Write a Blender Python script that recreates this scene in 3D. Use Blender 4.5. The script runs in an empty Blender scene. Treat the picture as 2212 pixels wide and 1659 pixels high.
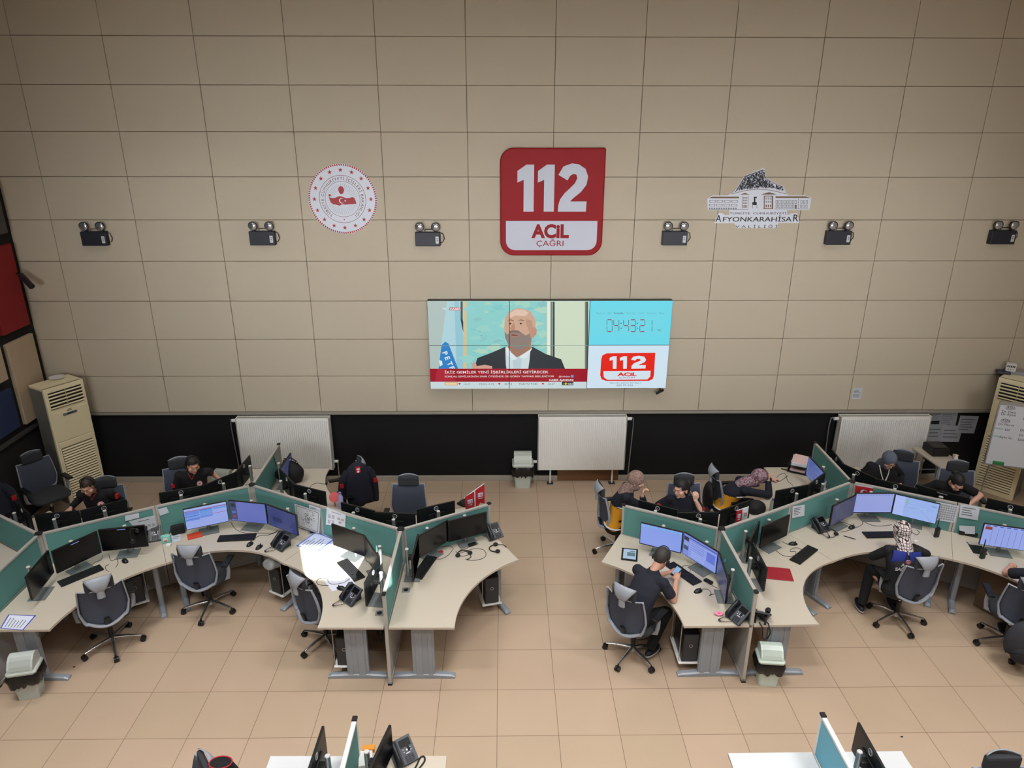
import bpy, bmesh, math, random
from math import sin, cos, pi, radians as R
from mathutils import Vector, Matrix
random.seed(7)
SC = bpy.context.scene
COL = SC.collection
# ---------------------------------------------------------------- camera
F_PX, TILT, YAW, ROLL = 1558.2, 0.361, 0.0123, 0.0018
CAM = Vector((0.0735, -5.9506, 5.677))
_fw = Vector((sin(YAW)*cos(TILT), cos(YAW)*cos(TILT), -sin(TILT)))
_r0 = Vector((cos(YAW), -sin(YAW), 0)); _u0 = _r0.cross(_fw)
_r = _r0*cos(ROLL)+_u0*sin(ROLL); _u = -_r0*sin(ROLL)+_u0*cos(ROLL)
cam = bpy.data.cameras.new('camera'); cam.sensor_width = 36; cam.lens = F_PX/2212*36; cam.clip_end = 100
co = bpy.data.objects.new('camera', cam); COL.objects.link(co)
co.matrix_world = Matrix(((_r.x,_u.x,-_fw.x,CAM.x),(_r.y,_u.y,-_fw.y,CAM.y),(_r.z,_u.z,-_fw.z,CAM.z),(0,0,0,1)))
SC.camera = co
# surveying helpers: where a sight line of the camera meets a real surface of the room
def _ray(x, y): return _fw+(x-1106)/F_PX*_r-(y-829.5)/F_PX*_u
DZ = 0.745
def D(x, y, z=DZ):
    d = _ray(x, y); return CAM+d*((z-CAM.z)/d.z)
def WY(x, y, Y):
    d = _ray(x, y); return CAM+d*((Y-CAM.y)/d.y)
# ---------------------------------------------------------------- light
w = bpy.data.worlds.new('world'); SC.world = w; w.use_nodes = True
w.node_tree.nodes['Background'].inputs[0].default_value = (0.75, 0.85, 1, 1)
w.node_tree.nodes['Background'].inputs[1].default_value = 0.4
def area(name, loc, sx, sy, power, col=(1, .955, .9), rot=(0, 0, 0)):
    l = bpy.data.lights.new(name, 'AREA'); l.shape = 'RECTANGLE'; l.size = sx; l.size_y = sy; l.energy = power; l.color = col
    o = bpy.data.objects.new(name, l); COL.objects.link(o); o.location = loc; o.rotation_euler = rot
    return o
CEIL = 7.9
LAMPS = [(x, y) for x in (-4.2, 0.6, 5.4) for y in (1.0, -2.2, -5.2)]
for lx, ly in LAMPS:
    l_ = area('ceiling_lamp_light', (lx, ly, CEIL-0.12), 1.8, 0.6, {1.0: 44, -2.2: 98, -5.2: 98}[ly], (1, .98, .965)); l_.data.spread = R(112)
wl = area('window_daylight', (0.6, -8.9, 4.35), 12, 2.2, 108, (0.93, 0.965, 1), (R(87.3), 0, 0)); wl.data.spread = R(38)
sun = bpy.data.lights.new('sun', 'SUN'); sun.energy = 26; sun.angle = R(0.2); sun.color = (1, .97, .9)
so = bpy.data.objects.new('sun', sun); COL.objects.link(so)
SUN_DIR = Vector((-0.35, 1.0, -0.55)).normalized()
so.rotation_euler = SUN_DIR.to_track_quat('-Z', 'Y').to_euler()
SC.view_settings.view_transform = 'Standard'; SC.view_settings.look = 'None'
SC.view_settings.exposure = 0.0; SC.view_settings.gamma = 1.0; SC.view_settings.use_curve_mapping = False
SC.cycles.use_denoising = True
SC.cycles.max_bounces = 6; SC.cycles.diffuse_bounces = 4; SC.cycles.glossy_bounces = 3
# ---------------------------------------------------------------- materials
def lin(c): return tuple(((v/255)/12.92 if v/255 <= .04045 else ((v/255+.055)/1.055)**2.4) for v in c)
_M = {}
def mat(name, rgb, rough=.6, metal=0, emis=0, noise=0, nscale=40, bump=0, spec=None, alpha=None, trans=0):
    if name in _M: return _M[name]
    m = bpy.data.materials.new(name); m.use_nodes = True; nt = m.node_tree; b = nt.nodes['Principled BSDF']
    c = lin(rgb)+(1,)
    b.inputs['Base Color'].default_value = c; b.inputs['Roughness'].default_value = rough; b.inputs['Metallic'].default_value = metal
    if spec is not None: b.inputs['Specular IOR Level'].default_value = spec
    if trans: b.inputs['Transmission Weight'].default_value = trans
    if alpha is not None: b.inputs['Alpha'].default_value = alpha
    if emis:
        b.inputs['Emission Color'].default_value = c; b.inputs['Emission Strength'].default_value = emis
        b.inputs['Base Color'].default_value = (c[0]*.05, c[1]*.05, c[2]*.05, 1)
    if noise or bump:
        tc = nt.nodes.new('ShaderNodeTexCoord'); n = nt.nodes.new('ShaderNodeTexNoise'); n.inputs['Scale'].default_value = nscale; n.inputs['Detail'].default_value = 3
        nt.links.new(tc.outputs['Object'], n.inputs['Vector'])
        if noise:
            mx = nt.nodes.new('ShaderNodeMixRGB'); mx.blend_type = 'MULTIPLY'; mx.inputs[0].default_value = 1
            rp = nt.nodes.new('ShaderNodeMapRange'); rp.inputs['To Min'].default_value = 1-noise; rp.inputs['To Max'].default_value = 1+noise
            nt.links.new(n.outputs['Fac'], rp.inputs['Value']); mx.inputs[1].default_value = c
            nt.links.new(rp.outputs['Result'], mx.inputs[2]); nt.links.new(mx.outputs[0], b.inputs['Base Color'])
        if bump:
            bp = nt.nodes.new('ShaderNodeBump'); bp.inputs['Strength'].default_value = bump; bp.inputs['Distance'].default_value = .003
            nt.links.new(n.outputs['Fac'], bp.inputs['Height']); nt.links.new(bp.outputs['Normal'], b.inputs['Normal'])
    _M[name] = m; return m
def scr(rgb, s=.95):
    return mat('screen_%d_%d_%d_%d' % (*rgb, int(s*100)), rgb, .25, emis=s)
# ---------------------------------------------------------------- mesh builder
class MB:
    def __init__(s): s.bm = bmesh.new(); s.mats = []; s.cur = 0; s.T = None
    def m(s, mt):
        if mt not in s.mats: s.mats.append(mt)
        s.cur = s.mats.index(mt); return s
    def _add(s, vs, fs, smooth=False, M=None):
        if s.T is not None: M = s.T @ M if M is not None else s.T
        bv = [s.bm.verts.new(M @ Vector(v) if M is not None else v) for v in vs]
        for f in fs:
            try: fc = s.bm.faces.new([bv[i] for i in f])
            except ValueError: continue
            fc.material_index = s.cur; fc.smooth = smooth
        return s
    def box(s, c, d, rz=0, M=None, bev=0, taper=(1, 1)):
        x, y, z = (v/2 for v in d)
        if bev:
            t = bmesh.new(); bmesh.ops.create_cube(t, size=1)
            for v in t.verts: v.co = Vector((v.co.x*d[0], v.co.y*d[1], v.co.z*d[2]))
            bmesh.ops.bevel(t, geom=t.edges[:], offset=bev, segments=2, affect='EDGES', profile=.6)
            t.verts.index_update(); vs = [v.co.copy() for v in t.verts]; fs = [[v.index for v in f.verts] for f in t.faces]; t.free()
        else:
            tx, ty = taper
            vs = [Vector((a*x*(tx if q > 0 else 1), b*y*(ty if q > 0 else 1), q*z)) for q in (-1, 1) for a, b in ((-1, -1), (1, -1), (1, 1), (-1, 1))]
            fs = [(3, 2, 1, 0), (4, 5, 6, 7), (0, 1, 5, 4), (1, 2, 6, 5), (2, 3, 7, 6), (3, 0, 4, 7)]
        MM = Matrix.Translation(c) @ Matrix.Rotation(rz, 4, 'Z')
        if M is not None: MM = MM @ M
        return s._add(vs, fs, False, MM)
    def cyl(s, p0, p1, r0, r1=None, n=14, caps=True, smooth=True):
        return s.tube([p0, p1], [r0, r1 if r1 is not None else r0], n, caps, smooth)
    def tube(s, pts, rad, n=8, caps=True, smooth=True, flat=1.0, closed=False):
        pts = [Vector(p) for p in pts]
        if not isinstance(rad, (list, tuple)): rad = [rad]*len(pts)
        vs, fs = [], []; up = None
        for i, p in enumerate(pts):
            a = pts[i-1] if (i or closed) else p; b = pts[(i+1) % len(pts)] if (i < len(pts)-1 or closed) else p
            t = (b-a); t = t.normalized() if t.length > 1e-9 else Vector((0, 0, 1))
            if up is None: up = Vector((0, 0, 1)) if abs(t.z) < .95 else Vector((0, 1, 0))
            sx = t.cross(up)
            if sx.length < 1e-6: sx = t.cross(Vector((1, 0, 0)))
            sx.normalize(); up = sx.cross(t).normalized()
            for k in range(n):
                an = 2*pi*k/n; vs.append(p+sx*cos(an)*rad[i]+up*sin(an)*rad[i]*flat)
        m = len(pts)
        for i in range(m if closed else m-1):
            j = (i+1) % m
            for k in range(n): fs.append((i*n+k, i*n+(k+1) % n, j*n+(k+1) % n, j*n+k))
        s._add(vs, fs, smooth)
        if caps and not closed:
            s._add(vs[:n], [tuple(range(n))[::-1]]); s._add(vs[-n:], [tuple(range(n))])
        return s
    def sph(s, c, r, nu=16, nv=10, M=None):
        if not isinstance(r, (list, tuple)): r = (r, r, r)
        vs, fs = [], []
        for j in range(nv+1):
            th = pi*j/nv
            for i in range(nu):
                ph = 2*pi*i/nu; vs.append(Vector((r[0]*sin(th)*cos(ph), r[1]*sin(th)*sin(ph), r[2]*cos(th))))
        for j in range(nv):
            for i in range(nu): fs.append((j*nu+i, (j+1)*nu+i, (j+1)*nu+(i+1) % nu, j*nu+(i+1) % nu))
        MM = Matrix.Translation(c)
        if M is not None: MM = MM @ M
        s._add(vs, fs, True, MM); return s
    def prism(s, poly, z0, z1, M=None, smooth=False):
        """poly: 2-D outline in XY, extruded z0..z1"""
        n = len(poly); vs = [Vector((p[0], p[1], z0)) for p in poly]+[Vector((p[0], p[1], z1)) for p in poly]
        ar = sum(poly[i][0]*poly[(i+1) % n][1]-poly[(i+1) % n][0]*poly[i][1] for i in range(n))
        if ar < 0: vs = vs[:n][::-1]+vs[n:][::-1]
        return s._add(vs, [tuple(range(n))[::-1], tuple(range(n, 2*n))]+[(i, (i+1) % n, n+(i+1) % n, n+i) for i in range(n)], smooth, M)
    def loft(s, rings, caps=True, smooth=True, M=None):
        n = len(rings[0]); vs = [Vector(p) for r in rings for p in r]; fs = []
        for j in range(len(rings)-1):
            for i in range(n): fs.append((j*n+i, j*n+(i+1) % n, (j+1)*n+(i+1) % n, (j+1)*n+i))
        if caps: fs.append(tuple(range(n))[::-1]); fs.append(tuple((len(rings)-1)*n+i for i in range(n)))
        return s._add(vs, fs, smooth, M)
    def grid(s, pts, thick, smooth=True, M=None):
        """pts[row][col] surface, given thickness along y"""
        r, c = len(pts), len(pts[0]); f = [Vector(p) for row in pts for p in row]; b = [p+Vector((0, thick, 0)) for p in f]; fs = []
        o = len(f)
        for j in range(r-1):
            for i in range(c-1):
                a = j*c+i; fs.append((a, a+1, a+c+1, a+c)); fs.append((o+a, o+a+c, o+a+c+1, o+a+1))
        ed = [j for j in range(c)]+[j*c+c-1 for j in range(1, r)]+[(r-1)*c+i for i in range(c-2, -1, -1)]+[j*c for j in range(r-2, 0, -1)]
        for i in range(len(ed)): a, b2 = ed[i], ed[(i+1) % len(ed)]; fs.append((a, o+a, o+b2, b2))
        return s._add(f+b, fs, smooth, M)
    def face(s, pts): return s._add([Vector(p) for p in pts], [tuple(range(len(pts)))])
    def build(s, name, mt=None, parent=None, sub=0, fix=True):
        if mt is not None and not s.mats: s.mats = [mt]
        if fix: bmesh.ops.recalc_face_normals(s.bm, faces=s.bm.faces[:])
        me = bpy.data.meshes.new(name); s.bm.to_mesh(me); s.bm.free()
        for q in s.mats: me.materials.append(q)
        o = bpy.data.objects.new(name, me); COL.objects.link(o)
        if parent: o.parent = parent
        if sub:
            md = o.modifiers.new('sub', 'SUBSURF'); md.levels = sub; md.render_levels = sub
        return o
def empty(name, loc=(0, 0, 0), rz=0, scale=1):
    o = bpy.data.objects.new(name, None); COL.objects.link(o); o.location = loc; o.rotation_euler = (0, 0, rz); o.scale = (scale,)*3
    o.empty_display_size = .05; return o
def tag(o, label, cat, group=None):
    o['label'] = label; o['category'] = cat
    if group: o['group'] = group
    return o
def struct(o): o['kind'] = 'structure'; return o
def dup(root, loc=None, rz=None, label=None, group=None):
    def cp(o, par):
        c = o.copy(); COL.objects.link(c)
        c.parent = par
        for ch in o.children: cp(ch, c)
        return c
    r = cp(root, None)
    if loc is not None: r.location = loc
    if rz is not None: r.rotation_euler = (0, 0, rz)
    if label: r['label'] = label
    if group: r['group'] = group
    return r
DG = None
def eval_mesh(o):
    bpy.context.view_layer.update()
    dg = bpy.context.evaluated_depsgraph_get(); me = bpy.data.meshes.new_from_object(o.evaluated_get(dg)); return me
_txtcache = {}
def text_geo(body, bold=0.0):
    k = (body, bold)
    if k in _txtcache: return _txtcache[k]
    cu = bpy.data.curves.new('t', 'FONT'); cu.body = body; cu.size = 1; cu.offset = bold; cu.resolution_u = 3
    o = bpy.data.objects.new('t', cu); COL.objects.link(o); me = eval_mesh(o)
    vs = [v.co.copy() for v in me.vertices]; fs = [tuple(p.vertices) for p in me.polygons]
    bpy.data.objects.remove(o); bpy.data.curves.remove(cu); bpy.data.meshes.remove(me)
    _txtcache[k] = (vs, fs); return vs, fs
def text_on(mb, body, origin, ux, uz, width=None, height=None, bold=0.0, center=False):
    """letters laid on the plane through origin with unit axes ux (reading) and uz (up)"""
    vs, fs = text_geo(body, bold)
    if not vs: return
    x0 = min(v.x for v in vs); x1 = max(v.x for v in vs); y1 = max(v.y for v in vs)
    sx = width/(x1-x0) if width else None; sy = height/y1 if height else None
    sx = sx or sy; sy = sy or sx
    cx = (x0+x1)/2 if center else x0
    o = Vector(origin); ux = Vector(ux); uz = Vector(uz)
    mb._add([o+ux*((v.x-cx)*sx)+uz*(v.y*sy) for v in vs], fs)
# ================================================================ palette
WHT = mat('white_plastic', (225, 226, 226), .45)
ALU = mat('brushed_aluminium', (176, 178, 180), .38, .75)
ALP = mat('aluminium_profile', (188, 186, 182), .42, .35)
GRL = mat('grey_blue_steel', (150, 158, 168), .45, .2)
BLK = mat('black_plastic', (14, 15, 17), .42)
BLM = mat('matt_black', (12, 12, 14), .7)
DKG = mat('dark_grey_plastic', (44, 48, 54), .5)
WOOD = mat('cream_laminate', (191, 183, 168), .38, noise=.03, nscale=90)
EDGE = mat('laminate_edge', (196, 184, 170), .5)
TEAL = mat('teal_fabric', (92, 146, 142), .9, noise=.05, nscale=300, bump=.3)
LGP = mat('light_grey_panel', (176, 176, 176), .6)
CHR = mat('chrome', (205, 206, 208), .16, .95)
RED = mat('red', (168, 22, 34), .5)
WP = mat('paper_white', (226, 230, 238), .7)
INK = mat('ink_grey', (96, 100, 108), .8)
NAVY = mat('navy_cloth', (16, 20, 36), .85, bump=.4, nscale=120)
# ================================================================ room shell
WALLY = 4.5925; XL, XR, YB = -7.0, 8.75, -9.4
def floor_mat():
    m = bpy.data.materials.new('beige_floor_tiles'); m.use_nodes = True; nt = m.node_tree; b = nt.nodes['Principled BSDF']
    tc = nt.nodes.new('ShaderNodeTexCoord'); br = nt.nodes.new('ShaderNodeTexBrick'); br.offset = 0; br.squash = 1
    br.inputs['Scale'].default_value = 1; br.inputs['Brick Width'].default_value = .6; br.inputs['Row Height'].default_value = .6
    br.inputs['Mortar Size'].default_value = .0028; br.inputs['Mortar Smooth'].default_value = .2; br.inputs['Bias'].default_value = 0
    br.inputs['Color1'].default_value = lin((182, 160, 139))+(1,); br.inputs['Color2'].default_value = lin((178, 158, 135))+(1,)
    br.inputs['Mortar'].default_value = lin((112, 92, 74))+(1,)
    nt.links.new(tc.outputs['Object'], br.inputs['Vector'])
    n1 = nt.nodes.new('ShaderNodeTexNoise'); n1.inputs['Scale'].default_value = 1.3; n1.inputs['Detail'].default_value = 2
    n2 = nt.nodes.new('ShaderNodeTexNoise'); n2.inputs['Scale'].default_value = 160; n2.inputs['Detail'].default_value = 2
    nt.links.new(tc.outputs['Object'], n1.inputs['Vector']); nt.links.new(tc.outputs['Object'], n2.inputs['Vector'])
    mr = nt.nodes.new('ShaderNodeMapRange'); mr.inputs['To Min'].default_value = .86; mr.inputs['To Max'].default_value = 1.12
    ad = nt.nodes.new('ShaderNodeMath'); ad.operation = 'ADD'; nt.links.new(n1.outputs['Fac'], ad.inputs[0]); nt.links.new(n2.outputs['Fac'], ad.inputs[1])
    hf = nt.nodes.new('ShaderNodeMath'); hf.operation = 'MULTIPLY'; hf.inputs[1].default_value = .5; nt.links.new(ad.outputs[0], hf.inputs[0]); nt.links.new(hf.outputs[0], mr.inputs['Value'])
    mx = nt.nodes.new('ShaderNodeMixRGB'); mx.blend_type = 'MULTIPLY'; mx.inputs[0].default_value = 1
    nt.links.new(br.outputs['Color'], mx.inputs[1]); nt.links.new(mr.outputs['Result'], mx.inputs[2]); nt.links.new(mx.outputs[0], b.inputs['Base Color'])
    b.inputs['Roughness'].default_value = .38; b.inputs['Specular IOR Level'].default_value = .35
    return m
FL = floor_mat()
mb = MB(); mb.m(FL); mb.box(((XL+XR)/2, (YB+WALLY)/2, -.05), (XR-XL+.4, WALLY-YB+.6, .1)); o = mb.build('floor'); struct(o)
# shift object so the object coordinates line up with the tile joints
PANEL = mat('beige_acoustic_panel', (194, 183, 163), .95, noise=.025, nscale=260, bump=.25)
GAP = mat('panel_gap_brown', (118, 100, 82), .9)
BLKW = mat('black_acoustic_fabric', (9, 10, 12), .95, noise=.25, nscale=240, bump=.4)
mb = MB(); mb.m(GAP); mb.box(((XL+XR)/2, WALLY+.13, 4.55), (XR-XL+.4, .2, 6.7))
mb.m(PANEL)
X0, PW, PH, Z0 = -.42, 1.1932, .5962, 1.2388
rnd = random.Random(3)
for mI in range(-6, 9):
    for nI in range(0, 12):
        a = max(X0+mI*PW, XL)+.003; b = min(X0+(mI+1)*PW, XR)-.003
        z0 = Z0+nI*PH+.003; z1 = min(Z0+(nI+1)*PH, CEIL)-.003
        if b-a < .05 or z1-z0 < .05: continue
        mb.box(((a+b)/2, WALLY+.025-.003*rnd.random(), (z0+z1)/2), (b-a, .05, z1-z0), bev=.005)
mb.m(BLKW); mb.box(((XL+XR)/2, WALLY+.12, .6), (XR-XL+.4, .2, 1.2))
struct(mb.build('wall_back'))
mb = MB(); mb.m(mat('dado_rail_grey', (150, 144, 134), .6)); mb.box(((XL+XR)/2, WALLY+.01, 1.215), (XR-XL, .07, .042), bev=.006); struct(mb.build('trim_1'))
mb = MB(); mb.m(mat('skirting_grey', (170, 164, 152), .5)); mb.box(((XL+.62)/2, WALLY+.01, .045), (.62-XL+.0, .045, .09), bev=.006)
mb.box(((.95+.62)/2, WALLY+.01, .045), (.33, .045, .09), bev=.006)
mb.box(((1.95+XR)/2, WALLY+.01, .045), (XR-1.95, .045, .09), bev=.006); struct(mb.build('baseboard_back'))
mb = MB(); mb.m(mat('brown_hatch_board', (120, 82, 50), .6)); mb.box((1.45, WALLY+.008, .1), (1.0, .03, .2), bev=.004); struct(mb.build('trim_2'))
# left wall with coloured acoustic panels
mb = MB(); mb.m(mat('black_panel_grid', (26, 26, 27), .9, noise=.2, nscale=150)); mb.box((XL-.1, (YB+WALLY)/2, CEIL/2), (.2, WALLY-YB+.6, CEIL)); struct(mb.build('wall_left'))
mb = MB(); mb.m(mat('dado_rail_dark', (70, 70, 70), .6)); mb.box((XL+.015, (YB+WALLY)/2, 1.25), (.03, WALLY-YB, .06)); struct(mb.build('trim_3'))
PC = dict(red=((142, 34, 36), 'dark red'), bei=((190, 172, 148), 'beige'), blu=((38, 52, 92), 'navy blue'), gry=((84, 82, 80), 'grey'))
for (y0, y1, z0, z1, c, txt) in ((3.85, 4.45, 2.72, 3.91, 'red', 'tall dark red acoustic panel on the black left wall, above the beige one'),
        (3.85, 4.45, 1.36, 2.58, 'bei', 'tall beige acoustic panel on the black left wall behind the air conditioner'),
        (3.12, 3.72, 1.39, 1.98, 'blu', 'navy blue acoustic panel low on the black left wall'),
        (3.12, 3.72, 2.12, 3.3, 'bei', 'beige acoustic panel cut by the left frame edge, above the navy blue one'),
        (3.85, 4.45, 4.06, 5.24, 'gry', 'dark grey acoustic panel on the left wall, above the dark red one')):
    mb = MB(); mb.m(mat('acoustic_'+c, PC[c][0], .95, noise=.03, nscale=220, bump=.3))
    mb.box((XL+.03, (y0+y1)/2, (z0+z1)/2), (.06, y1-y0, z1-z0), bev=.006); tag(mb.build('acoustic_panel'), txt, 'wall panel', 'coloured panels on the left wall')
mb = MB(); mb.m(mat('plaster_beige', (190, 176, 156), .9)); mb.box((XR+.1, (YB+WALLY)/2, CEIL/2), (.2, WALLY-YB+.6, CEIL)); struct(mb.build('wall_right'))
mb = MB(); mb.m(mat('ceiling_white', (205, 200, 192), .9)); mb.box(((XL+XR)/2, (YB+WALLY)/2, CEIL+.05), (XR-XL+.4, WALLY-YB+.6, .1)); struct(mb.build('ceiling'))
# rear wall with an unseen opening added to shape the sun patch on desk B
SUNP = Vector((-1.82, 1.12, DZ))
t_ = (YB-SUNP.y)/SUN_DIR.y; SW = SUNP+SUN_DIR*t_
sx0, sx1, sz0, sz1 = SW.x-.42, SW.x+.55, SW.z-.12, SW.z+.36
mb = MB(); mb.m(mat('plaster_beige', (190, 176, 156), .9)); yb = YB-.1
mb.box(((XL+sx0)/2-.1, yb, CEIL/2), (sx0-XL+.2, .2, CEIL)); mb.box(((sx1+XR)/2+.1, yb, CEIL/2), (XR-sx1+.2, .2, CEIL))
mb.box(((sx0+sx1)/2, yb, sz0/2), (sx1-sx0, .2, sz0)); mb.box(((sx0+sx1)/2, yb, (sz1+CEIL)/2), (sx1-sx0, .2, CEIL-sz1)); struct(mb.build('wall_rear'))
# ceiling lamps (the luminaires that carry the light)
for lx, ly in LAMPS:
        mb = MB(); mb.m(WHT); mb.box((lx, ly, CEIL-.035), (1.9, .7, .06)); mb.m(mat('lamp_diffuser', (255, 250, 240), .5, emis=1.5)); mb.box((lx, ly, CEIL-.075), (1.8, .6, .02))
        tag(mb.build('ceiling_lamp'), 'rectangular white ceiling lamp high over the control room', 'ceiling lamp', 'ceiling lamps of the hall')
# ================================================================ things on the back wall
# ---- red 112 sign
def cwall(ox, oy, s, Y):
    return lambda x, y: WY(ox+x*s, oy+y*s, Y)
YS = WALLY-.09
c = cwall(1060, 300, 270/1659, YS)
def to2(p): return (p.x, p.z)
def arc(cx, cz, r, a0, a1, n=10, rz=None):
    rz = rz or r
    return [(cx+r*cos(R(a0+(a1-a0)*i/n)), cz+rz*sin(R(a0+(a1-a0)*i/n))) for i in range(n+1)]
VM = Matrix(((1, 0, 0, 0), (0, 0, -1, 0), (0, 1, 0, 0), (0, 0, 0, 1)))   # 2-D (x, z) outline -> vertical, extruding along -y
def vprism(mb, poly, y0, y1): mb.prism(poly, -y0, -y1, M=VM)
sign = empty('emergency_sign', (0, 0, 0)); tag(sign, 'big square red wall sign reading 112 ACiL ÇAĞRI above the video wall', 'sign')
l, r_, b_, t_2 = .03, 1.50, 3.72, 5.21
W_, H_ = r_-l, t_2-b_
poly = arc(l+.19, t_2-.19, .19, 180, 90)+[(r_, t_2)]+arc(r_-.2, b_+.2, .2, 0, -90)+arc(l+.2, b_+.2, .2, 270, 180)
mb = MB(); mb.m(mat('sign_red', (150, 22, 30), .55, spec=.2))
vprism(mb, poly, WALLY-.0, YS)
bo = mb.build('board', None, sign); bv = bo.modifiers.new('b', 'BEVEL'); bv.width = .02; bv.segments = 3; bv.limit_method = 'ANGLE'
mb = MB(); SW_ = mat('sign_white', (200, 204, 218), .5, spec=.2); mb.m(SW_)
def sx(u): return l+W_*u
def sz(v): return t_2-H_*v
lab = [(sx(.055), sz(.665)), (sx(.945), sz(.665))]+[(sx(.945)-.13+.13*cos(R(a)), sz(.945)+.13+.13*sin(R(a))) for a in range(0, -91, -15)]+[(sx(.055)+.13+.13*cos(R(a)), sz(.945)+.13+.13*sin(R(a))) for a in range(270, 179, -15)]
vprism(mb, lab, YS-.0005, YS-.004); mb.build('white_label', None, sign)
mb = MB(); mb.m(SW_)
def one(x):   # digit one in sign units
    pts = [(x, .205), (x+.085, .148), (x+.158, .148), (x+.158, .578), (x+.06, .578), (x+.06, .285), (x, .31)]
    vprism(mb, [(sx(a), sz(v)) for a, v in pts], YS-.0005, YS-.006)
one(.165); one(.36)
two = [(.555, .24), (.60, .165), (.68, .137), (.745, .145), (.81, .185), (.838, .255), (.825, .33), (.775, .395), (.70, .455), (.672, .483), (.832, .483), (.828, .578), (.557, .578), (.56, .52), (.575, .465), (.62, .405), (.675, .355), (.715, .315), (.735, .27), (.725, .237), (.695, .232), (.665, .25), (.643, .29)]
vprism(mb, [(sx(a), sz(v)) for a, v in two], YS-.0005, YS-.006)
mb.build('digits', None, sign)
mb = MB(); mb.m(mat('sign_red', (150, 22, 30), .55, spec=.2))
text_on(mb, 'ACiL', (sx(.487), YS-.0055, sz(.822)), (1, 0, 0), (0, 0, 1), width=.54, height=.19, bold=.045, center=True)
text_on(mb, 'ÇAĞRI', (sx(.487), YS-.0055, sz(.905)), (1, 0, 0), (0, 0, 1), width=.39, height=.105, center=True)
mb.build('lettering', None, sign)
# ---- round ministry emblem
em = empty('round_emblem'); tag(em, 'round white ministry emblem with red stars and a red map, left of the red sign', 'emblem')
ecx, ecz, er, YE = -2.205, 4.51, .485, WALLY-.012
EW = mat('emblem_white', (216, 220, 232), .45); ER = mat('emblem_red', (165, 24, 36), .5)
mb = MB(); mb.m(EW); vprism(mb, arc(ecx, ecz, er, 0, 354, 59), WALLY, YE); mb.build('disc', None, em)
mb = MB(); mb.m(ER)
for k in range(96):
    a = 2*pi*k/96; a2 = a+.036; a3 = a+.05
    p = [(ecx+rr*cos(t), ecz+rr*sin(t)) for rr, t in ((er-.027, a), (er-.027, a2), (er-.002, a3+.0), (er-.002, a3-.036))]
    vprism(mb, p, YE-.0004, YE-.002)
mb.build('striped_rim', None, em)
def star(cx, cz, r, rot=90):
    return [(cx+(r if k % 2 == 0 else r*.4)*cos(R(rot+36*k)), cz+(r if k % 2 == 0 else r*.4)*sin(R(rot+36*k))) for k in range(10)]
for k in range(16):
    a = R(90+22.5*k)
    mb = MB(); mb.m(ER); vprism(mb, star(ecx+.40*cos(a), ecz+.40*sin(a), .034), YE-.0004, YE-.002); mb.build('star', None, em)
def ring(mb, cx, cz, r, w, y):
    n = 64
    for k in range(n):
        a, b = 2*pi*k/n, 2*pi*(k+1)/n
        mb.face([(cx+rr*cos(t), y, cz+rr*sin(t)) for rr, t in ((r, a), (r+w, a), (r+w, b), (r, b))])
mb = MB(); mb.m(mat('emblem_dark_red', (110, 60, 70), .5)); ring(mb, ecx, ecz, .325, .006, YE-.001); mb.build('outer_ring', None, em)
mb = MB(); mb.m(mat('emblem_dark_red', (110, 60, 70), .5)); ring(mb, ecx, ecz, .243, .005, YE-.001); mb.build('inner_ring', None, em)
mb = MB(); mb.m(mat('emblem_dark_red', (110, 60, 70), .5))
s_ = 'TÜRKİYE CUMHURİYETİ İÇİŞLERİ BAKANLIĞI'
cw_ = [.5 if ch in 'Iİ ' else 1.25 if ch == 'M' else .85 if ch in 'LEŞ' else 1.0 for ch in s_]; tot = sum(cw_)
for i, ch in enumerate(s_):
    if ch == ' ': continue
    a = R(236-(sum(cw_[:i])+cw_[i]/2)*292/tot)
    o_ = Vector((ecx+.266*cos(a), YE-.0012, ecz+.266*sin(a)))
    text_on(mb, ch, o_, (sin(a), 0, -cos(a)), (cos(a), 0, sin(a)), height=(.038 if ch not in 'İÜĞ' else .048), bold=(.012 if ch != 'M' else 0), center=True)
mb.build('lettering', None, em)
mb = MB(); mb.m(mat('emblem_ray_grey', (120, 126, 136), .5))
for k in range(44):
    a = 2*pi*(k+.5)/44; r0, r1 = (.12, .215)
    p = [(ecx+rr*cos(a+d), YE-.0008, ecz+rr*sin(a+d)) for rr, d in ((r0, -.005), (r0, .005), (r1, .008), (r1, -.008))]; mb.face(p)
mb.build('rays', None, em)
mb = MB(); mb.m(ER)
tmap = [(-.19, .035), (-.17, .02), (-.12, .015), (-.08, .03), (-.04, .045), (.0, .035), (.05, .015), (.10, .018), (.14, .03), (.165, .02), (.18, -.02), (.19, -.06), (.13, -.068), (.08, -.07), (.03, -.075), (-.01, -.068), (-.05, -.09), (-.10, -.075), (-.14, -.07), (-.175, -.04), (-.185, 0)]
vprism(mb, [(ecx+a, ecz+b) for a, b in tmap], YE-.0008, YE-.003)
vprism(mb, [(ecx-.18+a, ecz+.052+b) for a, b in ((-.012, -.012), (.012, -.01), (.028, .005), (.0, .02), (-.015, .012))], YE-.0008, YE-.003)
vprism(mb, [(ecx-.012+.042*cos(R(t))*(1 if t < 180 else .9), ecz+.125+.055*sin(R(t))) for t in range(0, 360, 20)], YE-.0008, YE-.003)
vprism(mb, arc(ecx, ecz-.285, .009, 0, 330, 11), YE-.0008, YE-.003)
mb.build('map', None, em)
mb = MB(); mb.m(EW)
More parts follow.
